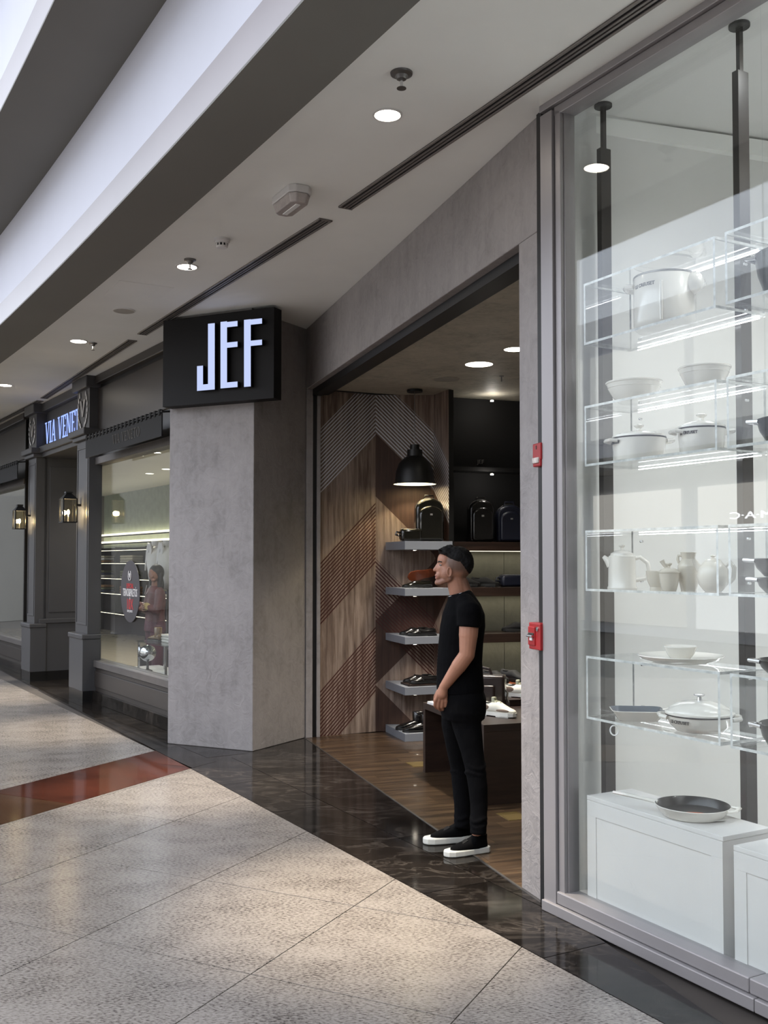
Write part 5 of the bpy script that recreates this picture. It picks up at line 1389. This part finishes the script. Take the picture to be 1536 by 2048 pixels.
def shelf_spot(px, d, i): return ST.w(ST.hit(px, 1200, d)[0], d, zsF[i]+.0006)
A0 = ST.rot+math.pi
low_shoe(shelf_spot(836, .16, 1), A0, 1.0, 'black dress shoe standing on the second grey shelf', MT['glossy_leather'], MT['rubber'], 'oxford')
# upturned shoe leaning with tan sole showing
sh = low_shoe(shelf_spot(846, .30, 1), A0+.25, 1.0, 'upturned dress shoe showing its tan sole on the second grey shelf', MT['glossy_leather'], MT['sole_brown'], 'oxford')
sh.rotation_euler = (math.radians(78), math.radians(9), A0+.12); sh.location.z += .122
rs_ = thing('shoe_riser', 'small dark riser under the upturned shoe on the second grey shelf', 'riser', shelf_spot(848, .32, 1), A0)
MB().box(-.07,.07,-.04,.04,0,.045).build('core', MT['dark_wood'], rs_, bevel=.002); MB().box(-.072,.072,-.042,.042,.045,.05).build('top', MT['dark_wood'], rs_) 
low_shoe(shelf_spot(830, .235, 2), A0+.05, 1.0, 'black loafer, rear one on the third grey shelf', MT['black_leather'], MT['rubber'])
low_shoe(shelf_spot(844, .09, 2), A0-.05, 1.0, 'black loafer, front one on the third grey shelf', MT['black_leather'], MT['rubber'])
t = thing('shoe_board', 'flat black board under the shoes on the fourth grey shelf', 'board', shelf_spot(850, .15, 3), ST.rot)
MB().box(-.20,.26,-.10,.13,0,.004).build('felt_pad', MT['black_soft'], t); MB().box(-.20,.26,-.10,.13,.004,.018).build('plate', MT['dark_wood'], t, bevel=.002)
for px, d, lab in ((838, .225, 'black loafer, rear one on the black shoe board'), (850, .095, 'black loafer, front one on the black shoe board')):
    q = shelf_spot(px, d, 3); q.z += .0182; low_shoe(q, A0, 1.0, lab, MT['black_leather'], MT['rubber'])
boot(shelf_spot(824, .25, 4), A0+.1, 1.05, 'black ankle boot, rear one on the floor shelf', MT['black_leather'], MT['rubber'], 'black ankle boots', .15)
boot(shelf_spot(840, .09, 4), A0-.05, 1.05, 'black ankle boot, front one on the floor shelf', MT['black_leather'], MT['rubber'], 'black ankle boots', .15)
for px, i, lab, rz in ((930, 1, 'dark sneaker beside the neck of the man on the second dark shelf', .4), (968, 1, 'dark lace-up shoe on the second dark shelf beside the wash bag', .1), (1034, 2, 'black lace-up shoe on the third dark shelf beside the right jamb', 3.3)):
    low_shoe(UF.w(UF.hit(px, 1170, .2)[0], .2, UZ[i]+.0006), UF.rot+rz-.6, .95, lab, MT['black_soft'], MT['rubber'], 'chunky', 'shoes on the dark wall shelves')
# table goods
MT['sneaker_white'] = M('white_sneaker_leather', srgb(226,222,206), .5); MT['sneaker_sole'] = M('white_rubber', srgb(222,220,210), .55); MT['sneaker_tan'] = M('taupe_suede', srgb(124,106,92), .8); MT['lace_green'] = M('pale_green_mesh', srgb(176,176,152), .8)
def sneaker(p, rz, lab):
    t = low_shoe(p, rz, 1.02, lab, MT['sneaker_white'], MT['sneaker_sole'], 'chunky', 'white sneakers on the dark table')
    for s_ in (-1, 1):
        MB().ell((-.085, s_*.039, .062), (.045,.006,.022), 14, 8).build('heel_patch', MT['sneaker_tan'], t, smooth='all')
        MB().ell((.075, s_*.044, .048), (.055,.008,.011), 14, 8).build('toe_patch', MT['sneaker_tan'], t, smooth='all')
    MB().box(-.035,-.008,-.016,.016,.10,.135).build('tongue', MT['lace_green'], t, bevel=.006)
    for k_ in range(5): MB().tube([(-.005+.017*k_,-.024,.106-.006*k_*k_*.4-.002*k_),(.004+.017*k_,0,.112-.006*k_*k_*.4-.002*k_),(-.005+.017*k_,.024,.106-.006*k_*k_*.4-.002*k_)], .004, 6).build('lace', MT['lace_green'], t, smooth=True)
    MB().box(-.142,-.132,-.010,.010,.085,.128).build('pull_tab', MT['lace_green'], t, bevel=.003)
    return t
sneaker(on_table(993, 1432), math.radians(-38), 'white and taupe sneaker at the front of the dark table, beside the man')
q = on_table(1034, 1408); q = TB.w(TB.loc(q)[0]+.02, TB.loc(q)[1], zT+.0005)
t = thing('shoe_riser', 'dark riser block under the second white sneaker', 'riser', q, TB.rot)
MB().box(-.13,.16,-.10,.10,0,.04).build('core', MT['dark_wood'], t, bevel=.003); MB().box(-.135,.165,-.105,.105,.04,.05).build('top', MT['dark_wood'], t, bevel=.002)
q2 = q.copy(); q2.z += .0505; q2 = q2 + TB.u*.01
sneaker(q2, math.radians(-30), 'white and taupe sneaker on the riser beside the right jamb')
bq = TB.w(.12, .58, zT+.0006)
t = thing('briefcase', 'dark brown leather briefcase on the table behind the man', 'bag', on_table(1000, 1432-14), TB.rot-.55, 'bags in the shoe shop')
t.location = TB.w(.24, .60, zT+.0006)
MB().box(-.19,.19,-.075,.075,0,.27).build('body', MT['brown_leather'], t, bevel=.02, smooth=True)
MB().box(-.16,.12,-.10,-.07,.02,.20).build('front_pocket', MT['brown_leather'], t, bevel=.015, smooth=True)
MB().tube([(-.09,0,.26),(-.07,0,.31),(.0,0,.325),(.07,0,.31),(.09,0,.26)], .011, 8).build('handle', MT['brown_leather'], t, smooth=True)
MB().tube([(.19,-.0,.16),(.205,0,.14),(.20,0,.10),(.21,0,.07)], .007, 8).build('clasp', MT['chrome'], t, smooth=True)
MB().tube([(-.18,-.03,.27),(.18,-.03,.27)], .004, 6).build('zip', MT['steel'], t)
t = thing('shoe_box_stand', 'orange-brown display box with black shoes on the table', 'box', TB.w(.60, 1.04, zT+.0006), TB.rot)
MB().box(-.14,.22,-.12,.12,0,.14).build('body', MT['tan_leather'], t, bevel=.004); MB().box(-.145,.225,-.125,.125,.125,.15).build('lid', MT['tan_leather'], t, bevel=.003)
for dx, lab in ((-.04, 'black shoe on the orange-brown box, left one'), (.12, 'black shoe on the orange-brown box, right one')):
    low_shoe(TB.w(.60+dx, 1.04, zT+.1512), TB.rot-1.2, .9, lab, MT['black_soft'], MT['rubber'], 'chunky', 'shoes on the orange-brown box')
# brass floor plates and plant
MT['brass'] = M('dull_brass', srgb(108,90,50), .45, metal=.5)
for cs, lab in ((((818,1524),(846,1523),(856,1533),(826,1536)), 'brass floor plate left of the dark table'), (((1001,1626),(1030,1624),(1050,1638),(1022,1643)), 'brass floor plate beside the right concrete jamb')):
    c_ = sum((gp(*q) for q in cs), Vector())/4
    t = thing('floor_plate', lab, 'plate', (c_.x, c_.y, .001), ST.rot); MB().box(-.075,.075,-.1,.1,0,.002).build('frame', MT['brass'], t); MB().box(-.068,.068,-.093,.093,.002,.003).build('cover', MT['brass'], t)
# ================================================================== people and mannequins
def blob(name, mb, voxel, mat, parent=None, smooth=6, loc=None, factor=.5):
    me = bpy.data.meshes.new(name); me.from_pydata(mb.v, [], mb.f)
    bm = bmesh.new(); bm.from_mesh(me); bmesh.ops.recalc_face_normals(bm, faces=bm.faces); bm.to_mesh(me); bm.free()
    o = bpy.data.objects.new(name, me); COL.objects.link(o)
    r = o.modifiers.new('r', 'REMESH'); r.mode = 'VOXEL'; r.voxel_size = voxel
    if smooth:
        s = o.modifiers.new('s', 'SMOOTH'); s.iterations = smooth; s.factor = factor
    dg = bpy.context.evaluated_depsgraph_get()
    nm = bpy.data.meshes.new_from_object(o.evaluated_get(dg))
    o.modifiers.clear(); old = o.data; o.data = nm; bpy.data.meshes.remove(old)
    nm.materials.clear(); nm.materials.append(mat)
    nm.polygons.foreach_set('use_smooth', [True]*len(nm.polygons))
    if parent is not None: o.parent = parent
    if loc is not None: o.location = loc
    return o
def loft(mb, secs, seg=20, p=2.0):
    """secs: (centre x, centre y, z, rx, ry[, tilt dz/dx])"""
    vs_ = []; fs = []; n = len(secs)
    for s in secs:
        cx, cy, z, rx, ry = s[:5]; tl = s[5] if len(s) > 5 else 0.0
        for k in range(seg):
            q = 2*math.pi*k/seg; c, sn = math.cos(q), math.sin(q)
            x = rx*abs(c)**(2/p)*(1 if c > 0 else -1); y = ry*abs(sn)**(2/p)*(1 if sn > 0 else -1)
            vs_.append((cx+x, cy+y, z+tl*x))
    for i in range(n-1): fs += [(i*seg+k, i*seg+(k+1)%seg, (i+1)*seg+(k+1)%seg, (i+1)*seg+k) for k in range(seg)]
    fs += [tuple(range(seg))[::-1], tuple((n-1)*seg+k for k in range(seg))]
    return mb.add(vs_, fs)
def skin_mat(name, col, hair_c=None, beard_c=None):
    m, nt, p = new_mat(name)
    tc = nt.nodes.new('ShaderNodeTexCoord'); n = noise_n(nt, tc.outputs['Object'], 9, 4)
    c = ramp(nt, n, [(.3, tuple(q*.88 for q in col)), (.7, tuple(min(1, q*1.08) for q in col))])
    def mask(cen, rx, hard):
        mp = nt.nodes.new('ShaderNodeMapping'); mp.vector_type = 'POINT'
        mp.inputs['Scale'].default_value = tuple(1/q for q in rx); mp.inputs['Location'].default_value = tuple(-a/q for a, q in zip(cen, rx))
        nt.links.new(tc.outputs['Object'], mp.inputs['Vector'])
        ln = nt.nodes.new('ShaderNodeVectorMath'); ln.operation = 'LENGTH'; nt.links.new(mp.outputs[0], ln.inputs[0])
        return ((E(nt, ln.outputs['Value'])*-1 + 1) * hard).mx(0.0).op('MINIMUM', 1.0)
    for (cen, rx, hard, colr, amt) in (hair_c or []):
        c = mixc(nt, mask(cen, rx, hard)*amt, c, colr)
    nt.links.new(c, p.inputs['Base Color']); p.inputs['Roughness'].default_value = .52
    p.inputs['Subsurface Weight'].default_value = .06; p.inputs['Subsurface Radius'].default_value = (.01,.004,.002)
    nt.links.new(bump_n(nt, noise_n(nt, tc.outputs['Object'], 160, 3), .08, .002), p.inputs['Normal'])
    return m
MY = 5.80
BASE = Vector((pt(922, 1700, MY).x, MY, 0))
def P(px, py, Y=MY): return pt(px, py, Y) - BASE
man = thing('person', 'standing man in black T-shirt, black jeans and black white-soled shoes looking left', 'person', BASE, 0)
# ---- skin: head, neck, arms, hands, ankles as one continuous surface
b = MB()
b.ell(P(911, 1130), (.092, .076, .098), 24, 16)                       # skull
b.ell(P(921, 1127), (.070, .070, .088), 20, 14)                       # occiput
b.ell(P(890, 1121), (.045, .060, .052), 18, 12)                       # forehead
b.ell(P(890, 1143), (.047, .056, .060), 18, 12)                       # face
b.ell(P(882, 1137), (.026, .046, .034), 16, 10)                       # cheekbones plane
b.ell(P(880.5, 1125), (.014, .040, .010), 14, 8)                      # brow ridge
b.cap(P(877, 1127), P(869.8, 1139.5), .0085, .0110, 12)                 # nose bridge
b.ell(P(869.6, 1140.2), (.0115, .0115, .0085), 12, 8)
for s in (-1, 1): b.ell(P(875.5, 1141.5, MY+s*.0115), (.009, .007, .0065), 10, 8)
b.ell(P(872.6, 1150.8), (.0105, .021, .0062), 12, 8); b.ell(P(873.2, 1156.0), (.010, .019, .0062), 12, 8)   # lips
b.ell(P(878, 1150), (.0195, .036, .026), 14, 10)                       # muzzle
b.ell(P(874.5, 1165), (.0155, .024, .0165), 14, 10)                     # chin
for s in (-1, 1):
    b.cap(P(901, 1156, MY+s*.046), P(880, 1165, MY+s*.018), .018, .016, 12)   # jaw
    b.ell(P(893, 1148, MY+s*.046), (.030, .018, .034), 12, 8)
    e = P(898.5, 1144, MY+s*.079)
    b.ell(e, (.014, .006, .025), 12, 8)
    b.tube([e+Vector((.010*math.cos(q)*1.25, s*.006, .026*math.sin(q))) for q in [math.pi*(-.55+k*.155) for k in range(13)]], .0048, 8)
    b.ell(e+Vector((-.004, 0, -.024)), (.007,.006,.007), 10, 6)
b.cap(P(911, 1158), P(918, 1186), .055, .056, 18)                     # neck
b.cap(P(921, 1166), P(929, 1190), .046, .050, 16)
b.ell(P(884, 1166+11), (.01,.01,.012), 8, 6) if False else None
b.cap(P(925, 1200), P(924, 1250), .05, .075, 16); b.cap(P(924, 1250), P(924, 1395), .075, .085, 16)                      # trunk (under the clothes)
NY, FY = MY-.185, MY+.185
b.cap(P(929, 1215, MY-.06), P(940, 1226, NY), .045, .054, 14); b.cap(P(929, 1215, MY+.06), P(938, 1226, FY), .045, .054, 14)
def arm(sh, el, wr, kn):
    b.cap(sh, sh.lerp(el, .55), .058, .054, 16); b.cap(sh.lerp(el, .5), el, .054, .0435, 16)
    b.cap(el, el.lerp(wr, .35), .0435, .0435, 16); b.cap(el.lerp(wr, .3), wr, .0435, .0265, 16)
    b.cap(wr, wr.lerp(kn, .5), .026, .030, 12)
shn, eln, wrn, knn = P(940, 1224, NY), P(934, 1309, NY-.02), P(887, 1375, NY+.05), P(882, 1401, NY+.06)
arm(shn, eln, wrn, knn)
shf, elf, wrf, knf = P(938, 1224, FY), P(925, 1306, FY), P(892, 1372, MY+.04), P(888, 1396, MY+.02)
arm(shf, elf, wrf, knf)
def hand(wr, kn, sy):
    """palm faces the thigh (+y*sy); fingers side by side along x, index foremost"""
    d = (kn-wr).normalized(); ax = Vector((1,0,-.12)).normalized()
    for k, off in enumerate((-.029, -.010, .009, .027)):
        b.cap(wr+ax*off*.55+d*.012, kn+ax*off, .0145, .0105, 10)
    ln = (.040,.046,.043,.034)
    for k, off in enumerate((-.033, -.0115, .0095, .030)):
        a = kn + ax*off; c = a + d*ln[k]*.9 + Vector((.004, sy*.010, 0)); e_ = c + d*ln[k]*.45 + Vector((.014, sy*.020, 0)); f_ = e_ + Vector((.014, sy*.014, -.004))
        b.cap(a, c, .0098, .0086, 10); b.cap(c, e_, .0086, .0078, 10); b.cap(e_, f_, .0078, .0066, 10)
    t0 = wr + d*.028 + ax*-.024 + Vector((0, sy*.010, 0)); t1 = t0 + d*.034 + Vector((-.010, sy*.014, 0)); t2 = t1 + d*.030 + Vector((.002, sy*.012, 0))
    b.cap(t0, t1, .0135, .0110, 10); b.cap(t1, t2, .0110, .0088, 10)
hand(wrn, knn, 1); hand(wrf, knf, 1)
TOn, HEn, TOf, HEf = gp(889, 1714), gp(979, 1702), gp(847, 1688), gp(950, 1680)
ANn = HEn.lerp(TOn, .27)-BASE+Vector((0,0,.11)); ANf = HEf.lerp(TOf, .27)-BASE+Vector((0,0,.11))
for hip, kn_, an in ((P(930, 1405, MY-.085), P(950, 1536, 5.72), ANn), (P(918, 1405, MY+.085), P(921, 1534, 5.92), ANf)):
    b.cap(hip, kn_, .055, .036, 14); b.cap(kn_, an, .034, .031, 14); b.cap(an, an+Vector((0,0,-.05)), .031, .032, 12)
hc = P(915, 1122)
skin = skin_mat('man_skin', srgb(154,108,86), [
    (P(914, 1124), (.088,.12,.082), 5.0, srgb(74,60,52), .80),
    (P(934, 1150), (.050,.12,.10), 3.0, srgb(92,70,58), .60),
    (P(884, 1163), (.045,.09,.034), 3.0, srgb(112,80,68), .55),
    (P(899, 1156), (.018,.12,.034), 3.0, srgb(96,70,60), .5),
    (P(872, 1153), (.012,.03,.012), 4.0, srgb(150,92,84), .6)])
body = blob('body', b, .0042, skin, man, 2)
# hair cap
b = MB()
b.ell(P(913, 1117), (.094, .078, .072), 24, 14); b.ell(P(927, 1126), (.060, .070, .082), 20, 12); b.ell(P(893, 1106), (.050, .066, .034), 18, 10); b.cap(P(884, 1101), P(900, 1099), .017, .030, 12)
for k in range(9): b.ell(P(878.5+k*.6, 1100.5+(k % 3), MY-.055+.0138*k), (.011,.010,.009), 8, 6)
hair = blob('hair', b, .006, M('black_hair', srgb(7,6,6), .6, spec=.25, bump=(220,.8,.006)), man, 3)
# fade: cut the hair below the hairline
bm = bmesh.new(); bm.from_mesh(hair.data)
h0, h1, h2 = P(880, 1110), P(905, 1122), P(938, 1152)
def cutline(x):
    if x < h1.x: return h0.z + (h1.z-h0.z)*(x-h0.x)/(h1.x-h0.x)
    return h1.z + (h2.z-h1.z)*(x-h1.x)/(h2.x-h1.x)
bmesh.ops.delete(bm, geom=[v for v in bm.verts if v.co.z < cutline(v.co.x)+.004*math.sin(v.co.x*700)], context='VERTS')
from mathutils import noise as mnoise
bm.normal_update()
for v in bm.verts:
    q = Vector((v.co.x*60, v.co.y*150, v.co.z*60)); d_ = mnoise.noise(q)*.0045 + mnoise.noise(q*2.3)*.002
    e_ = v.co.z - cutline(v.co.x); fade = max(0.0, 1 - e_/.030)
    v.co += v.normal*(d_*(1-fade) - .0075*fade*fade)
bm.to_mesh(hair.data); bm.free()
MT['brow'] = M('dark_brow_hair', srgb(24,18,16), .7)
for s in (-1, 1):
    MB().tube([P(877.8, 1124.4, MY+s*.016)+Vector((-.0035,0,0)), P(878.5, 1122.8, MY+s*.032)+Vector((-.002,s*.002,0)), P(884, 1124, MY+s*.052)], [.0035,.0042,.0028], 8).build('eyebrow', MT['brow'], man, smooth='all')
    ey = MB().ell((0,0,0), (.0105,.0115,.0105), 14, 10).build('eye', M('eye_white', srgb(84,76,72), .2), man, smooth='all', loc=P(882.6, 1130.2, MY+s*.031))
    MB().ell((-.0072, s*.0012, 0), (.0046,.0055,.0055), 12, 8).build('iris', M('dark_iris', srgb(28,20,16), .1), ey, smooth='all')
    MB().cap(P(880.6, 1128.4, MY+s*.020), P(883.4, 1128.8, MY+s*.044), .0042, .0034, 8).build('eyelid', skin, man, smooth='all')
# necklace
nk = []
for k in range(17):
    q = 2*math.pi*k/16; nk.append(P(918, 1186)+Vector((.066*math.cos(q), .070*math.sin(q), .022*math.cos(q))))
MB().tube(nk, .0022, 6).build('necklace', MT['chrome'], man, smooth='all')
# ---- T-shirt
b = MB()
def sec(py, xf, xb, ry, tilt=0.0):
    a, c = P(xf, py), P(xb, py); return ((a.x+c.x)/2, 0, a.z, (c.x-a.x)/2, ry, tilt)
loft(b, [sec(1384, 876, 967, .165), sec(1377, 873, 968, .168), sec(1350, 873, 966, .166), sec(1324, 874, 964, .160), sec(1285, 877, 966, .168), sec(1252, 880, 970, .182), sec(1228, 885, 969, .190), sec(1208, 892, 961, .165), sec(1197, 895, 951, .120, .14), sec(1188, 896, 943, .082, .26), sec(1185, 897, 940, .072, .28)], 26, 2.3)
b.cap(P(930, 1207, MY-.10), P(939, 1226, NY-.002), .058, .072, 16); b.cap(P(930, 1207, MY+.10), P(938, 1226, FY), .058, .070, 16)
def sleeve(sh, el, e=.40):
    d = (el-sh).normalized(); end = sh + d*(el-sh).length*e
    b.tube([sh+d*.0, sh.lerp(end, .5), end], [.070, .071, .067], 22); 
sleeve(shn, eln, .36); sleeve(shf, elf, .36)
MT['tshirt'] = M('black_cotton', srgb(6,6,8), .9, spec=.08, bump=(14,.35,.02), vary=(6,.15))
blob('t_shirt', b, .0075, MT['tshirt'], man, 3)
# ---- jeans
b = MB()
loft(b, [sec(1436, 884, 969, .155), sec(1420, 880, 972, .17), sec(1395, 879, 972, .172), sec(1372, 882, 964, .160)], 24, 2.3)
nl = [(P(926, 1415, MY-.075), .088), (P(934, 1450, 5.735), .084), (P(944, 1500, 5.72), .066), (P(951, 1538, 5.71), .058), (P(956, 1575, 5.70), .055), (P(958, 1608, 5.695), .050), (P(957, 1645, 5.675), .046), (P(956.5, 1668, 5.67), .047)]
fl = [(P(912, 1415, MY+.075), .088), (P(910, 1450, 5.88), .080), (P(915, 1500, 5.91), .064), (P(920, 1536, 5.93), .056), (P(923, 1575, 5.92), .054), (P(925, 1608, 5.905), .050), (P(925, 1640, 5.895), .046), (P(924, 1656, 5.89), .047)]
for L_ in (nl, fl):
    b.tube([q for q, r in L_], [r for q, r in L_], 22)
    for k in range(4):                                   # bunched folds at knee and hem
        i = 3 if k < 2 else 6; q, r = L_[i]; o_ = Vector((0,0,(-.02, .018, -.012, .02)[k]))
        b.tube([q+o_+Vector((r*1.02*math.cos(a), r*1.02*math.sin(a), .010*math.sin(a*2+k))) for a in [2*math.pi*j/14 for j in range(15)]], .007, 6)
MT['jeans'] = M('black_denim', srgb(7,7,9), .9, spec=.1, bump=(18,.35,.02), vary=(5,.2))
blob('jeans', b, .0075, MT['jeans'], man, 3)
# ---- shoes
MT['shoe_knit'] = M('black_knit', srgb(7,7,8), .9, spec=.1, bump=(260,.3,.002)); MT['shoe_sole'] = M('worn_white_rubber', srgb(198,198,192), .6, vary=(12,.08))
def worn_shoe(toe, heel):
    c = (toe+heel)/2; d = toe-heel; L_ = d.length; s = L_/.30; rz = math.atan2(d.y, d.x)
    mb = MB()
    loft(mb, [(-.012,0,.03,.125,.043), (-.014,0,.045,.122,.045), (-.034,0,.062,.098,.043), (-.062,0,.078,.068,.039), (-.080,0,.094,.050,.036), (-.086,0,.108,.044,.034)], 24, 2.2)
    up = blob('shoe', mb, .005, MT['shoe_knit'], man, 4)
    up.location = (c.x-BASE.x, c.y-BASE.y, .002); up.rotation_euler.z = rz; up.scale = (s,s,s)
    so = [(-.148,.0),(-.146,.022),(-.125,.040),(-.05,.042),(.04,.050),(.10,.048),(.135,.034),(.150,.012),(.152,0)]
    pl = [(x,y) for x, y in so] + [(x,-y) for x, y in so[::-1][1:-1]]
    MB().prism(pl, 0.0, .034).build('sole', MT['shoe_sole'], up, bevel=.006)
    MB().box(-.03,.05,-.018,.018,.068,.074).build('instep_band', MT['black'], up, bevel=.003, loc=(.0,0,.004)).rotation_euler = (0, .42, 0)
worn_shoe(TOn, HEn); worn_shoe(TOf, HEf)

# ------------------------------------------------------------------ woman inside the tailor shop
wb_ = vspot(311, .86, 0)
wom = thing('person', 'woman with long dark hair in maroon clothes, arms folded, behind the tailor shop glass', 'person', wb_, VI.rot)
b = MB(); hz = 1.62
b.ell((0,0,1.50), (.072,.088,.105), 18, 12); b.ell((.045,-.035,1.475), (.04,.05,.065), 14, 10); b.cap((.075,-.06,1.49), (.092,-.075,1.465), .007, .011, 8); b.ell((.06,-.05,1.425), (.03,.03,.02), 10, 8)
b.cap((0,0,1.42), (0,0,1.32), .045, .055, 12); b.cap((0,0,1.25), (0,0,.95), .09, .09, 14)
for s in (-1, 1):
    b.cap((s*.17,0,1.28), (s*.21,-.05,1.04), .042, .036, 12); b.cap((s*.21,-.05,1.04), (-s*.03,-.20,1.10+s*.03), .036, .026, 12)
    w_ = Vector((-s*.03,-.20,1.10+s*.03)); dr = Vector((-s*1.0,-.03,.10)).normalized()
    b.cap(w_, w_+dr*.055, .027, .030, 10)
    for k in range(4):
        o_ = Vector((0,-.004,.030-.019*k)); b.cap(w_+dr*.055+o_, w_+dr*(.10+.008*(k in (1,2)))+o_*1.25+Vector((0,.004,0)), .0095, .008, 8); b.cap(w_+dr*(.10+.008*(k in (1,2)))+o_*1.25, w_+dr*(.128+.01*(k in (1,2)))+o_*1.3+Vector((0,.016,0)), .008, .007, 8)
    b.cap(w_+dr*.02+Vector((0,0,.03)), w_+dr*.06+Vector((0,-.008,.062)), .0105, .0085, 8)
    b.cap((s*.08,0,.9), (s*.085,0,.08), .07, .04, 12); b.cap((s*.085,0,.05), (s*.085,-.12,.035), .032, .028, 10)
blob('body', b, .0065, skin_mat('woman_skin', srgb(150,104,84)), wom, 3)
b = MB(); b.ell((-.01,.02,1.52), (.09,.10,.11), 18, 12); b.ell((-.03,.05,1.36), (.10,.07,.16), 16, 10); b.cap((-.085,-.01,1.5), (-.10,-.03,1.27), .035, .03, 10); b.cap((.06,.05,1.5), (.085,.02,1.28), .03, .03, 10)
for k in range(14): b.ell((-.11+.016*k, .03-.05*math.sin(k*1.7), 1.25+.03*math.cos(k*2.3)), (.03,.03,.04), 8, 6)
blob('hair', b, .009, M('dark_brown_hair', srgb(26,18,17), .5, bump=(120,.6)), wom, 2)
b = MB(); loft(b, [(0,0,.90,.17,.12),(0,0,1.0,.155,.11),(0,0,1.15,.165,.125),(0,0,1.27,.18,.11),(0,0,1.33,.10,.075),(0,0,1.355,.06,.055)], 22, 2.2)
for s in (-1, 1): b.cap((s*.16,0,1.285), (s*.21,-.05,1.05), .055, .052, 12); b.cap((s*.21,-.05,1.04), (s*.02,-.185,1.09+s*.025), .050, .040, 12)
blob('blouse', b, .010, M('maroon_blouse', srgb(104,62,64), .45, bump=(20,.4,.02), vary=(7,.35)), wom, 2)
MB().lathe([(.045,0),(.047,.03),(.045,.06)], seg=18, mat=Matrix.Translation((.075,-.155,1.085)) @ Matrix.Rotation(math.radians(70),4,'Y')).build('cuff', M('cream_cuff', srgb(196,176,120), .7), wom, smooth=True)
b = MB(); loft(b, [(0,0,.78,.175,.13),(0,0,.9,.165,.12),(0,0,.97,.15,.105)], 22, 2.2)
for s in (-1, 1): b.tube([(s*.085,0,.85),(s*.09,0,.5),(s*.09,0,.09)], [.098,.075,.068], 18)
blob('trousers', b, .011, M('maroon_velvet', srgb(84,26,44), .5, bump=(9,.4,.03), vary=(4,.3)), wom, 2)
for s in (-1, 1): MB().prism([(s*.085+.045*math.cos(q), -.06+.12*math.sin(q)) for q in [2*math.pi*k/18 for k in range(18)]], 0, .07).build('shoe', MT['black'], wom, bevel=.02)
MB().tube([(-.06,-.09,1.36),(-.03,-.13,1.25),(.03,-.13,1.25),(.05,-.08,1.36)], .004, 6).build('necklace', MT['silver'], wom)
# dressed mannequin seen through the doorway
mp_ = vspot(149, 1.35, 0)
mn = thing('mannequin', 'headless mannequin in tan jacket and black trousers inside the tailor doorway', 'mannequin', mp_, VI.rot)
b = MB(); loft(b, [(0,0,.86,.20,.13),(0,0,1.05,.18,.12),(0,0,1.25,.21,.13),(0,0,1.42,.23,.11),(0,0,1.49,.12,.08),(0,0,1.52,.07,.06)], 22, 2.2)
for s in (-1, 1): b.cap((s*.22,0,1.41), (s*.27,-.02,1.12), .058, .052, 12); b.cap((s*.27,-.02,1.12), (s*.26,-.06,.86), .050, .044, 12)
blob('jacket', b, .011, M('tan_jacket_wool', srgb(128,98,78), .85, vary=(10,.15)), mn, 2)
b = MB(); loft(b, [(0,0,.78,.17,.11),(0,0,.92,.16,.10)], 20)
for s in (-1, 1): b.tube([(s*.085,0,.85),(s*.1,0,.45),(s*.11,0,.10)], [.09,.07,.055], 16)
blob('trousers', b, .011, MT['tshirt'], mn, 2)
MB().lathe([(.055,1.50),(.05,1.56),(.0,1.58)], seg=18).build('neck_cap', MT['white'], mn, smooth=True)
MB().prism([(-.05,1.50),(.05,1.50),(0,1.24)], 0, .01, mat=Matrix(((1,0,0,0),(0,0,-1,-.115),(0,1,0,0),(0,0,0,1)))).build('shirt_front', MT['white'], mn)
MB().lathe([(.2,0),(.2,.012),(.02,.02),(.02,.12)], seg=24).build('stand', MT['steel'], mn, smooth=True)
